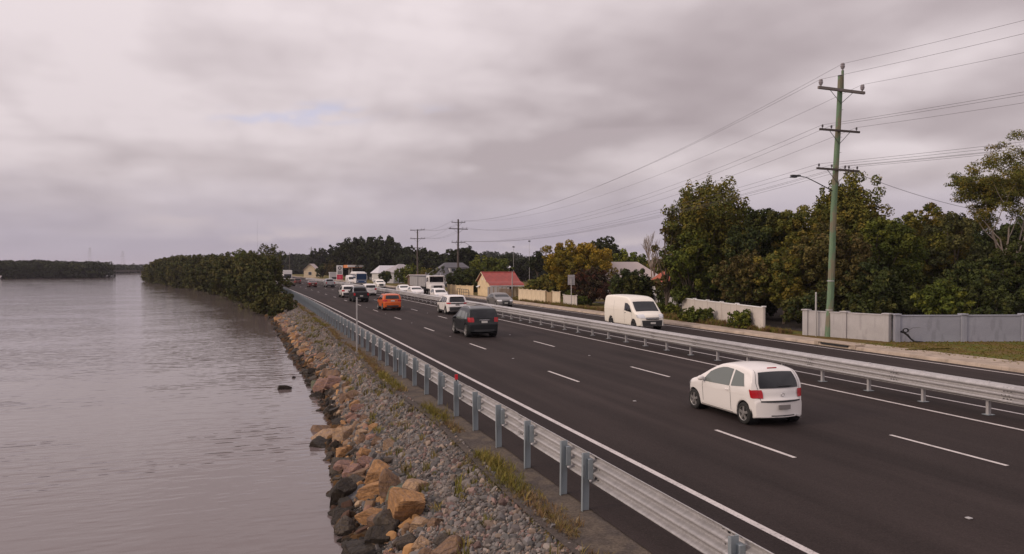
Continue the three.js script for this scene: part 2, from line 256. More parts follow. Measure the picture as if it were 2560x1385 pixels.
// ---------------------------------------------------------------- road
const RD = []; for (let d = -60; d < 60; d += 6) RD.push(d); for (let d = 60; d <= 900; d += 8) RD.push(d);
function strip(x0, x1, y, d0, d1, n = 2, y1 = y) {
  const L = [d0, ...RD.filter(d => d > d0 + 0.01 && d < d1 - 0.01), d1];
  return grid(L.length, n, (i, j) => { const r = lerp(x0, x1, j / (n - 1)); return [r + cx(L[i]), lerp(y, y1, j / (n - 1)), -L[i], r, L[i]]; });
}
const road = structure('road', strip(5.55, 29.02, 0, -60, 900, 12), M.asphalt);
{
  for (const [x, w] of [[7.78, 0.15], [18.82, 0.13], [20.85, 0.12], [28.35, 0.12]]) part('edge_line', strip(x - w / 2, x + w / 2, 0.004, -60, 420), M.paint, road);
  const dash = (x, d0, L) => part('lane_dash', strip(x - 0.055, x + 0.055, 0.004, d0, d0 + L), M.paint, road);
  for (let k = -2; k < 24; k++) dash(11.33, 14.3 + 12 * k, 3.1);
  dash(15.14, 12.3, 3.2); for (let k = 1; k < 24; k++) dash(15.14, 14.4 + 12 * k, 3.2);
  for (let k = 0; k < 24; k++) dash(24.6, 10.5 + 12 * k, 3.1);
  // raised pavement markers between the dashes
  for (const x of [11.33, 15.14]) for (let k = -1; k < 6; k++) part('road_stud', rbox(0.09, 0.018, 0.09, 0.006), M.steel, road, [x + cx(22 + 12 * k), 0.014, -(x < 12 ? 21.9 : 9.2 + 12.7) - 12 * k]);
}
// kerb and footpath on the far side
{
  const kerb = structure('kerb', (() => {
    const pr = [[28.98, 0.002], [29.02, 0.13], [29.06, 0.148], [29.30, 0.15]];
    const L = RD.filter(d => d >= -20); return grid(L.length, pr.length, (i, j) => [pr[j][0] + cx(L[i]), pr[j][1], -L[i], L[i], pr[j][0] + pr[j][1]]);
  })(), M.concrete);
  const wide = d => d < 20 ? 31.7 : d < 38 ? lerp(31.7, 30.45, (d - 20) / 18) : 30.45;
  const foot = structure('footpath', new THREE.BufferGeometry(), M.concrete);
  const slabs = []; for (let d = 4; d < 190; d += 3) slabs.push(d);
  foot.geometry = (() => { const L = RD.filter(d => d >= -20 && d <= 420); return grid(L.length, 2, (i, j) => { const d = L[i], r = j ? wide(d) : 29.3; return [r + cx(d), 0.128, -d, r, d]; }); })();
  for (const d of slabs) {                                  // each concrete bay between the joints
    const a = d + 0.018, b = d + 2.982;
    part('concrete_bay', grid(2, 4, (i, j) => { const q = i ? b : a, r0 = 29.318, r1 = wide(q) - 0.005, pr = [[r0, 0.13], [r0 + 0.012, 0.15], [r1 - 0.012, 0.152], [r1, 0.12]]; return [pr[j][0] + cx(q), pr[j][1], -q, pr[j][0] * 1.3 + d * 0.7, q]; }), M.concrete, foot);
  }
  // stormwater inlet in the kerb beside the pole
  const inlet = thing('kerb_inlet', 'concrete stormwater inlet with a dark slot in the kerb near the green pole', 'drain', [29.0, 0, -33.5]);
  part('lintel', rbox(0.62, 0.07, 3.0, 0.02, 0.27, 0.215, 0), M.concrete, inlet);
  part('slot', box(0.1, 0.09, 2.0, -0.005, 0.13, 0), M.black, inlet);
  part('end_block', rbox(0.62, 0.20, 0.34, 0.02, 0.27, 0.10, 1.36), M.concrete, inlet);
  part('end_block', rbox(0.62, 0.20, 0.34, 0.02, 0.27, 0.10, -1.36), M.concrete, inlet);
}

// ---------------------------------------------------------------- crash barriers: three-wave steel beams on posts
function thrie(L) {                                          // profile in (out, y), swept along z, sheet with thickness
  const pts = []; const n = 36, Ht = 0.506;
  for (let i = 0; i <= n; i++) { const t = i / n, y = t * Ht, w = Math.sin(t * Math.PI * 3) ** 2; pts.push([0.083 * sstep(0.05, 0.85, w), y]); }
  const back = pts.map(([x, y]) => [x - 0.012, y]).reverse(); const ring = [...pts, ...back, pts[0]];
  return grid(2, ring.length, (i, j) => [ring[j][0], ring[j][1], (i - 0.5) * L, (i - 0.5) * L, ring[j][1]]);
}
const beamGeo = thrie(4.06);
const boltGeo = merge([0.06, 0.15, 0.25, 0.35, 0.45].flatMap(y => [-0.11, 0.0, 0.11].map(z => { const g = new THREE.CylinderGeometry(0.017, 0.019, 0.022, 8); g.rotateZ(Math.PI / 2); g.translate(0.045 + (y > 0.2 && y < 0.3 ? 0.035 : 0.012), y, z + (y > 0.2 && y < 0.3 ? 0.03 : 0)); return g; })));
const lapGeo = (() => { const g = thrie(0.34); g.translate(0.004, 0, 0); return g; })();
const postGeo = (() => { const s = new THREE.Shape(); const w = 0.075, b = 0.06, t = 0.007; s.moveTo(-w, -b); s.lineTo(-w + t, -b); s.lineTo(-w + t, 0 - t / 2); s.lineTo(w, -t / 2); s.lineTo(w, b); s.lineTo(w - t, b); s.lineTo(w - t, t / 2); s.lineTo(-w, t / 2); s.closePath(); const g = new THREE.ExtrudeGeometry(s, { depth: 1.08, bevelEnabled: false }); g.rotateX(-Math.PI / 2); g.translate(0, -0.1, 0); return g; })();
const blockGeo = rbox(0.10, 0.36, 0.13, 0.012);
const yaw = d => Math.atan2(cx(d + 2) - cx(d - 2), 4);        // local heading of the road
{
  const g = thing('guardrail', 'galvanised crash barrier on steel posts between the road edge and the river bank', 'barrier');
  const at = (o, x, y, d) => { o.position.set(x + cx(d), y, -d); o.rotation.y = -yaw(d); return o; };
  for (let k = 0; k < 57; k++) { const d = 6.4 + 4 * k; const b = at(part('beam', beamGeo, k % 3 === 1 ? M.galvDull : M.galv, g), 5.60, 0.445 + 0.006 * Math.sin(k * 2.7), d); if (k < 20) { part('bolts', boltGeo, M.bolt, b, [0, 0, -2]).userData.kind = 'stuff'; part('lap', lapGeo, M.galv, b, [0, 0, -2]); } }
  const ds = [8.0, 12.4]; for (let d = 13.4; d < 232; d += 2) ds.push(d); ds.push(30.2);
  ds.forEach((d, i) => { at(part('post', postGeo, M.galvPost, g), 5.46, 0, d).rotation.set(0.012 * Math.sin(i * 3.1), -yaw(d) + 0.03 * Math.sin(i * 7), 0.014 * Math.sin(i * 5.3)); if (d < 120) at(part('block_out', blockGeo, M.galvPost, g), 5.545, 0.70, d); });
  const rf = thing('reflector_marker', 'small red reflector standing on top of a guardrail post', 'reflector', [5.46, 0.978, -21.4]);
  part('stem', box(0.03, 0.05, 0.02, 0, 0.02, 0), M.plastic, rf); part('lens', rbox(0.09, 0.15, 0.02, 0.008, 0, 0.115, 0), M.reflector, rf);
}
{
  const g = thing('median_barrier', 'double sided galvanised crash barrier running along the median of the road', 'barrier');
  const at = (o, x, y, d, t = 0) => { o.position.set(x + cx(d), y, -d); o.rotation.y = t - yaw(d); return o; };
  const post = rbox(0.11, 0.98, 0.09, 0.01, 0, 0.47, 0);
  for (let k = 0; k < 60; k++) { const d = 6 + 4 * k; const a = at(part('beam', beamGeo, k % 4 === 2 ? M.galvDull : M.galv, g), 19.72, 0.43, d, Math.PI); at(part('beam', beamGeo, M.galv, g), 20.02, 0.43, d); if (k < 12) { part('bolts', boltGeo, M.bolt, a, [0, 0, 2]).userData.kind = 'stuff'; part('lap', lapGeo, M.galv, a, [0, 0, 2]); } }
  for (let d = 5.4; d < 246; d += 2.27) { at(part('post', post, M.galv, g), 19.87, 0, d); if (d < 90) at(part('base_plate', box(0.26, 0.012, 0.22, 0, 0.01, 0), M.galvPost, g), 19.87, 0, d); }
  for (let k = 0; k < 30; k++) { const d = 8 + 8 * k; at(part('cap_channel', rbox(0.27, 0.016, 8.0, 0.004), M.galv, g), 19.87, 0.925, d); }
}
// slim steel stake on the verge beside the guardrail, and a stake by the green pole
{
  const s = thing('verge_stake', 'tall slim grey steel stake on the verge beside the guardrail', 'post', [4.95, -0.06, -39.5]);
  part('shaft', rbox(0.07, 2.75, 0.045, 0.01, 0, 1.375, 0), M.steel, s); part('foot', cyl(0.09, 0.06, 0.08), M.concrete, s);
  const t = thing('footpath_stake', 'thin bare grey post beside the green power pole', 'post', [31.55, 0.12, -38.0]);
  part('shaft', cyl(0.055, 0.05, 2.55, 0, 0, 0, 10), M.steel, t); part('cap', cyl(0.06, 0.045, 0.05, 0, 2.55, 0, 10), M.steel, t);
}
// ---------------------------------------------------------------- rock armour on the river bank
function rockGeo(seed, detail = 5, planes = 11, flat = 1) {
  const R = rng(seed), g = new THREE.IcosahedronGeometry(1, detail), P = g.attributes.position, pl = [];
  const box6 = [[1, 0, 0], [-1, 0, 0], [0, 1, 0], [0, -1, 0], [0, 0, 1], [0, 0, -1]];
  for (const p of box6) pl.push([V(p[0] + (R() - 0.5) * 0.75, p[1] + (R() - 0.5) * 0.75, p[2] + (R() - 0.5) * 0.75).normalize(), 0.50 + 0.26 * R()]);
  for (let i = 0; i < planes - 6; i++) pl.push([V(R() - 0.5, (R() - 0.5) * flat, R() - 0.5).normalize(), 0.58 + 0.24 * R()]);
  const q = V(0, 0, 0), uv = new Float32Array(P.count * 2);
  for (let i = 0; i < P.count; i++) {
    q.fromBufferAttribute(P, i).normalize(); let r = 1;
    for (const [v, d] of pl) { const c = q.dot(v); if (c > 0.05) { const k = d / c; if (k < r + 0.1) { const h = clamp(0.5 + 0.5 * (r - k) / 0.012); r = lerp(r, k, h) - 0.012 * h * (1 - h); } } }
    const n = noise2(q.x * 4 + seed, q.y * 4 + q.z * 3, 0, 0, 3) - 0.5, m = noise2(q.x * 11 + seed, q.z * 11 + q.y * 9, 0, 0, 4) - 0.5; r *= 1 + 0.035 * n + 0.022 * m;
    P.setXYZ(i, q.x * r, q.y * r, q.z * r);
    const a = Math.abs(q.x), b = Math.abs(q.y), c = Math.abs(q.z);
    const t = b > a && b > c ? [q.x * r, q.z * r] : a > c ? [q.z * r, q.y * r] : [q.x * r, q.y * r]; uv[i * 2] = t[0] * 0.5 + 0.5; uv[i * 2 + 1] = t[1] * 0.5 + 0.5;
  }
  g.setAttribute('uv', new THREE.BufferAttribute(uv, 2)); g.computeVertexNormals(); return g;
}
const rocks = []; for (let i = 0; i < 14; i++) rocks.push(rockGeo(900 + i * 13, 8, 9 + (i % 4), 0.8 + 0.4 * (i % 2)));
const placed = [];
function boulder(x, d, sx, sy, sz, k, mat, label, group, rot, lift = 0.2) {
  const y = Math.max(landY(x, d), WATER - 0.35);
  const m = shade(new THREE.Mesh(rocks[k % rocks.length], mat)); m.name = numbered('boulder'); m.scale.set(sx, sy, sz); m.position.set(x, y + sy * lift, -d); m.rotation.set(...rot); scene.add(m);
  placed.push([x, d, Math.max(sx, sz)]); return tag(m, label, 'boulder', group);
}
{
  const R = rng(4242), rr = (t = 1) => [(R() - 0.5) * t, R() * 6.28, (R() - 0.5) * t];
  // boulders that stand out, one by one
  const B = [   // x, d, half sizes, shape, material, label
    [2.98, 15.75, 0.50, 0.62, 0.42, 0, M.rockTan, 'largest orange pointed boulder, nearest the camera above the waterline'],
    [2.92, 19.15, 0.40, 0.27, 0.36, 1, M.rockTan, 'orange wedge boulder bordering the gravel, uphill of the grey slab'],
    [2.66, 18.1, 0.42, 0.24, 0.30, 2, M.rockTan, 'orange flat topped boulder left of the leaning split boulder'],
    [2.92, 17.35, 0.24, 0.46, 0.22, 3, M.rockBrown, 'tall leaning boulder with one dark and one orange face'],
    [3.06, 17.0, 0.30, 0.22, 0.34, 4, M.rockGreen, 'greenish grey slab behind the largest orange boulder'],
    [3.38, 16.75, 0.26, 0.22, 0.26, 5, M.rockPale, 'pale brown boulder beside the gravel, right of the grey slab'],
    [2.46, 16.75, 0.36, 0.16, 0.28, 6, M.rockTan, 'low orange boulder left of the largest boulder'],
    [2.64, 24.9, 0.36, 0.40, 0.34, 7, M.rockPale, 'big rounded tan boulder with a dark lower face, standing alone against the gravel'],
    [2.52, 23.2, 0.34, 0.20, 0.28, 8, M.rockTan, 'orange boulder just below the big rounded tan boulder'],
    [2.42, 21.8, 0.26, 0.18, 0.24, 9, M.rockRed, 'brownish red boulder between two orange boulders mid bank'],
    [2.5, 20.6, 0.25, 0.24, 0.22, 10, M.rockRed, 'small reddish boulder with a bright left face'],
    [2.28, 26.4, 0.40, 0.24, 0.44, 11, M.rockPale, 'long pale streaked boulder left of the big rounded tan one'],
    [2.24, 27.9, 0.44, 0.25, 0.48, 12, M.rockBrown, 'broad brown boulder near the water beyond the rounded tan one'],
    [2.98, 36.6, 0.40, 0.30, 0.5, 13, M.rockGreen, 'green grey tilted slab at the waterline far along the bank'],
    [3.1, 36.0, 0.36, 0.42, 0.5, 0, M.rockRed, 'reddish boulder right of the green grey tilted slab'],
    [3.45, 35.2, 0.52, 0.30, 0.55, 1, M.rockRed, 'wide pinkish boulder below the gravel, right of the reddish boulder'],
    [3.5, 36.6, 0.40, 0.36, 0.45, 2, M.rockBrown, 'brown boulder behind the wide pinkish boulder'],
    [2.0, 15.3, 0.44, 0.26, 0.36, 3, M.rockWet, 'large dark wet boulder half in the water at the bottom of the photo'],
    [2.42, 15.35, 0.28, 0.25, 0.28, 4, M.rockWet, 'dark blocky boulder beside the large wet boulder'],
    [2.62, 15.6, 0.30, 0.26, 0.30, 5, M.rockDark, 'dark brown boulder below the largest orange boulder'],
    [2.5, 16.1, 0.26, 0.2, 0.24, 6, M.rockBrown, 'brown boulder under the low orange boulder'],
    [2.72, 16.2, 0.28, 0.24, 0.22, 7, M.rockDark, 'dark boulder wedged left of the largest orange boulder'],
    [2.02, 18.9, 0.24, 0.42, 0.30, 8, M.rockWet, 'upright dark slab at the waterline'],
    [1.86, 17.7, 0.28, 0.12, 0.24, 9, M.rockWet, 'flat dark rock lapped by the water'],
    [2.06, 25.6, 0.42, 0.26, 0.36, 10, M.rockWet, 'dark angular boulder jutting into the water'],
    [1.86, 25.5, 0.13, 0.11, 0.12, 11, M.rockWet, 'small black rock at the tip of the dark jutting boulder'],
    [2.26, 22.0, 0.28, 0.3, 0.28, 12, M.rockDark, 'dark grey boulder at the water below the brownish red boulder'],
    [2.36, 19.5, 0.30, 0.26, 0.28, 13, M.rockDark, 'dark brown boulder below the orange wedge boulder'],
    [2.6, 20.0, 0.28, 0.2, 0.26, 0, M.rockBrown, 'brown boulder uphill of the dark brown boulder mid bank'],
    [2.3, 18.7, 0.34, 0.14, 0.22, 1, M.rockGrey, 'grey slab leaning towards the water'],
  ];
  for (const [x, d, a, b, c, k, m, l] of B) { const q = l.startsWith('largest') ? 1.12 : 1.38; boulder(x, d, a * q, b * q, c * q, k, m, l, null, rr(0.7)); }
  const lone = boulder(1.35, 37.9, 0.42, 0.2, 0.26, 4, M.rockWet, 'dark rock standing alone in the water off the bank', null, rr(0.3), 0.9); lone.position.y = WATER + 0.06;
  const lone2 = boulder(2.0, 41.6, 0.11, 0.09, 0.10, 5, M.rockWet, 'tiny rock in the water behind the lone dark rock', null, rr(0.3), 0.9); lone2.position.y = WATER + 0.02;
  // the rest of the armour, too alike to tell apart
  const mats = [M.rockBrown, M.rockRed, M.rockRed, M.rockTan, M.rockTan, M.rockPale, M.rockPale, M.rockGrey, M.rockDark, M.rockBrown];
  const low = [M.rockWet, M.rockWet, M.rockWet, M.rockDark];
  let n = 0, guard = 0;
  while (n < 262 && guard++ < 9000) {
    const t = R(), d = 8.5 + 84 * Math.pow(t, 1.6), s = shore(d), w = bankTop(d) - s, k = Math.pow(R(), 1.1), lim = d < 45 ? 0.56 : d < 60 ? 0.46 : 0.40, x = s - 0.12 + k * w * lim;
    const water = x < s + 0.36, sz = (water ? 0.16 + 0.24 * R() : 0.20 + 0.26 * R() * R()) * (d > 45 ? 1.0 : 1);
    if (placed.some(([a, b, c]) => Math.hypot(a - x, (b - d) * 0.8) < (c + sz) * 0.62)) continue;
    const m = water ? low[Math.floor(R() * 4)] : d > 50 && R() < 0.5 ? (R() < 0.5 ? M.rockPale : M.rockRed) : mats[Math.floor(R() * mats.length)];
    const zone = d < 20 ? 'nearest the camera' : d < 32 ? 'a short way along' : d < 52 ? 'midway along' : 'far along near the mangroves', tone = new Map([[M.rockBrown, 'brown'], [M.rockRed, 'reddish'], [M.rockTan, 'orange'], [M.rockPale, 'pale tan'], [M.rockGrey, 'grey'], [M.rockDark, 'dark brown'], [M.rockWet, 'black wet']]).get(m) ?? 'brown';
    const g = water ? [`${tone} rock at the waterline, ${zone} the bank`.replace('camera the bank', 'camera'), `${tone} waterline rocks, ${zone}`] : [`${tone} armour rock above the waterline, ${zone} the bank`.replace('camera the bank', 'camera'), `${tone} armour rocks, ${zone}`];
    boulder(x, d, sz * (0.8 + 0.5 * R()), sz * (0.6 + 0.4 * R()), sz * (0.8 + 0.5 * R()), Math.floor(R() * 14), m, g[0], g[1], rr(1.2)); n++;
  }
}
// gravel, rubble between the boulders and weeds: nobody could count them
{
  const R = rng(77), cols = [[0.168, 0.148, 0.135], [0.129, 0.120, 0.113], [0.209, 0.180, 0.159], [0.158, 0.137, 0.127], [0.106, 0.102, 0.098], [0.225, 0.172, 0.135], [0.139, 0.128, 0.125], [0.194, 0.132, 0.116]];
  const stone = seed => { const r = rng(seed), g = new THREE.IcosahedronGeometry(1, 1), P = g.attributes.position, map = {}; const pl = []; for (const p of [[1, 0, 0], [-1, 0, 0], [0, 1, 0], [0, -1, 0], [0, 0, 1], [0, 0, -1]]) pl.push([V(p[0] + (r() - 0.5) * 0.8, p[1] + (r() - 0.5) * 0.8, p[2] + (r() - 0.5) * 0.8).normalize(), 0.42 + 0.3 * r()]); for (let i = 0; i < 2; i++) pl.push([V(r() - 0.5, r() - 0.5, r() - 0.5).normalize(), 0.3 + 0.4 * r()]); const q = V(0, 0, 0); for (let i = 0; i < P.count; i++) { q.fromBufferAttribute(P, i).normalize(); let k = 1; for (const [v, d] of pl) { const c = q.dot(v); if (c > 0.05) k = Math.min(k, d / c); } P.setXYZ(i, q.x * k, q.y * k, q.z * k); } g.computeVertexNormals(); return g; };
  const root = thing('gravel', 'grey and pinkish crushed stone covering the slope below the guardrail', 'gravel'); root.userData.kind = 'stuff';
  const mt = new THREE.Matrix4(), qt = new THREE.Quaternion(), eu = new THREE.Euler(), col = new THREE.Color();
  for (let v = 0; v < 4; v++) {
    const list = [];
    const zone = (d0, d1, per, s0, s1, k0, k1) => { const n = Math.round((d1 - d0) * 2.6 * per / 4); for (let i = 0; i < n; i++) { const d = lerp(d0, d1, R()), k = lerp(k0, k1, R()), s = shore(d), x = lerp(s, bankTop(d), k) + (R() - 0.5) * 0.06; const z = lerp(s0, s1, R() * R()); list.push([x, landY(x, d) + z * 0.35, -d, z, k]); } };
    zone(8, 28, 520, 0.028, 0.066, 0.12, 1.0); zone(28, 52, 320, 0.036, 0.078, 0.12, 1.0); zone(52, 100, 150, 0.05, 0.10, 0.1, 1.0); zone(8, 50, 26, 0.07, 0.12, 0.3, 0.95);
    const im = new THREE.InstancedMesh(stone(500 + v), M.gravel, list.length); im.name = 'crushed_stone'; shade(im);
    list.forEach(([x, y, z, s, k], i) => {
      eu.set(R() * 6, R() * 6, R() * 6); qt.setFromEuler(eu); mt.compose(V(x, y, z), qt, V(s * (0.8 + 0.6 * R()), s * (0.7 + 0.4 * R()), s * (0.8 + 0.6 * R()))); im.setMatrixAt(i, mt);
      const c = cols[Math.floor(R() * cols.length)], b = 0.6 + 0.8 * R(); const wet = k < 0.2 && R() < 0.8 ? 0.3 : 1; im.setColorAt(i, col.setRGB(c[0] * b * wet, c[1] * b * wet, c[2] * b * wet));
    });
    root.add(im);
  }
}
{
  const R = rng(313), root = thing('rubble', 'small broken rocks filling the gaps between the boulders above the waterline', 'rubble'); root.userData.kind = 'stuff';
  const cols = [[0.21, 0.135, 0.085], [0.28, 0.165, 0.12], [0.36, 0.20, 0.09], [0.155, 0.14, 0.13], [0.09, 0.07, 0.055], [0.33, 0.23, 0.15]], mt = new THREE.Matrix4(), qt = new THREE.Quaternion(), eu = new THREE.Euler(), col = new THREE.Color();
  for (let v = 0; v < 3; v++) {
    const n = 900, im = new THREE.InstancedMesh(rockGeo(60 + v, 2, 10, 1), M.gravel, n); im.name = 'broken_rock'; shade(im);
    for (let i = 0; i < n; i++) { const d = 8.5 + 86 * Math.pow(R(), 1.25), s = shore(d), w = bankTop(d) - s, k = R() * R(), x = s - 0.1 + k * w * 0.62, z = 0.07 + 0.13 * R() * R() + (d > 45 ? 0.04 : 0); eu.set(R() * 6, R() * 6, R() * 6); qt.setFromEuler(eu); mt.compose(V(x, Math.max(landY(x, d), WATER - 0.1) + z * 0.35, -d), qt, V(z * (0.8 + 0.7 * R()), z * (0.6 + 0.5 * R()), z * (0.8 + 0.7 * R()))); im.setMatrixAt(i, mt); const wet = x < s + 0.33, c = cols[Math.floor(R() * 6)], b = (0.7 + 0.5 * R()) * (wet ? 0.28 : 1); im.setColorAt(i, col.setRGB(c[0] * b, c[1] * b, c[2] * b)); }
    root.add(im);
  }
}
function bladeTuft(seed, n, h, spread, wide) {                // thin bent blades
  const R = rng(seed), P = [], I = [];
  for (let i = 0; i < n; i++) {
    const a = R() * 6.283, l = h * (0.5 + 0.6 * R()), s = spread * (0.3 + R()), w = wide * (0.6 + 0.8 * R()), bx = (R() - 0.5) * spread * 0.7, bz = (R() - 0.5) * spread * 0.7, ca = Math.cos(a), sa = Math.sin(a), o = P.length / 3;
    P.push(bx - sa * w, 0, bz + ca * w, bx + sa * w, 0, bz - ca * w, bx + ca * s * 0.4 - sa * w * 0.8, l * 0.6, bz + sa * s * 0.4 + ca * w * 0.8, bx + ca * s * 0.4 + sa * w * 0.8, l * 0.6, bz + sa * s * 0.4 - ca * w * 0.8, bx + ca * s, l, bz + sa * s);
    I.push(o, o + 1, o + 2, o + 1, o + 3, o + 2, o + 2, o + 3, o + 4);
  }
  const g = new THREE.BufferGeometry(); g.setAttribute('position', new THREE.Float32BufferAttribute(P, 3)); g.setIndex(I); g.computeVertexNormals(); return g;
}
{
  const R = rng(1234), mt = new THREE.Matrix4(), qt = new THREE.Quaternion(), eu = new THREE.Euler(), col = new THREE.Color();
  const cols = [[0.195, 0.150, 0.042], [0.173, 0.108, 0.051], [0.210, 0.129, 0.063], [0.150, 0.135, 0.030], [0.240, 0.173, 0.090], [0.135, 0.084, 0.045]];
  const sow = (name, label, n, geo, fn) => {
    const im = new THREE.InstancedMesh(geo, M.leafInst, n); im.name = numbered(name); shade(im);
    for (let i = 0; i < n; i++) { const [x, y, d, s, g] = fn(i); eu.set((R() - 0.5) * 0.3, R() * 6.28, (R() - 0.5) * 0.3); qt.setFromEuler(eu); mt.compose(V(x, y, -d), qt, V(s, s * (0.7 + 0.6 * R()), s)); im.setMatrixAt(i, mt); const c = cols[g ?? Math.floor(R() * cols.length)], b = 0.7 + 0.6 * R(); im.setColorAt(i, col.setRGB(c[0] * b, c[1] * b, c[2] * b)); }
    scene.add(im); return tag(im, label, 'weeds', null, 'stuff');
  };
  sow('weeds', 'brown and olive weeds growing along the top of the embankment beside the guardrail', 8200, bladeTuft(1, 8, 0.17, 0.18, 0.0055), () => {
    let d, x, k; do { d = 8 + 92 * Math.pow(R(), 1.2); k = (R() + R() - 1) * 0.42; x = bankTop(d) + 0.12 + k; } while (fbm(d * 0.55 + 3, x * 0.8, 3) + 0.06 * Math.sin(d * 0.9) < (k > 0.2 ? 0.53 : 0.36));
    const p = noise2(d * 0.4, 3); return [x, Math.min(landY(x, d), -0.02) - 0.01, d, 0.4 + 0.9 * R() * R() * (0.5 + p), p > 0.7 ? (R() < 0.5 ? 0 : 3) : (R() < 0.75 ? [1, 2, 4, 5][Math.floor(R() * 4)] : 0)];
  });
  sow('weeds', 'scattered weed tufts growing out of the gravel slope', 260, bladeTuft(2, 20, 0.26, 0.2, 0.01), () => { const d = 10 + 70 * R(), s = shore(d), x = lerp(s, bankTop(d), 0.45 + 0.5 * R()); return [x, landY(x, d), d, 0.5 + 0.7 * R(), R() < 0.6 ? 3 : 0]; });
  sow('weeds', 'patchy lawn grass between the footpath and the grey wall', 5200, bladeTuft(3, 10, 0.07, 0.06, 0.008), () => { const x = 30.2 + 10 * R(), d = 14 + 26 * R(); return [x, landY(x, d) - 0.01, x < 33 && d > 33.5 ? 30 : d, 0.6 + 0.8 * R(), R() < 0.5 ? 3 : 0]; });
  sow('weeds', 'rank grass at the foot of the pale panel fences beside the footpath', 2600, bladeTuft(4, 14, 0.28, 0.2, 0.012), () => { const d = 40 + 60 * R(), x = 30.55 + cx(d) + 1.0 * R() + (d > 42 && d < 58 ? (d - 42) * 0.16 * R() : 0); return [x, 0.1, d, 0.5 + 0.8 * R(), R() < 0.5 ? 3 : 1]; });
}
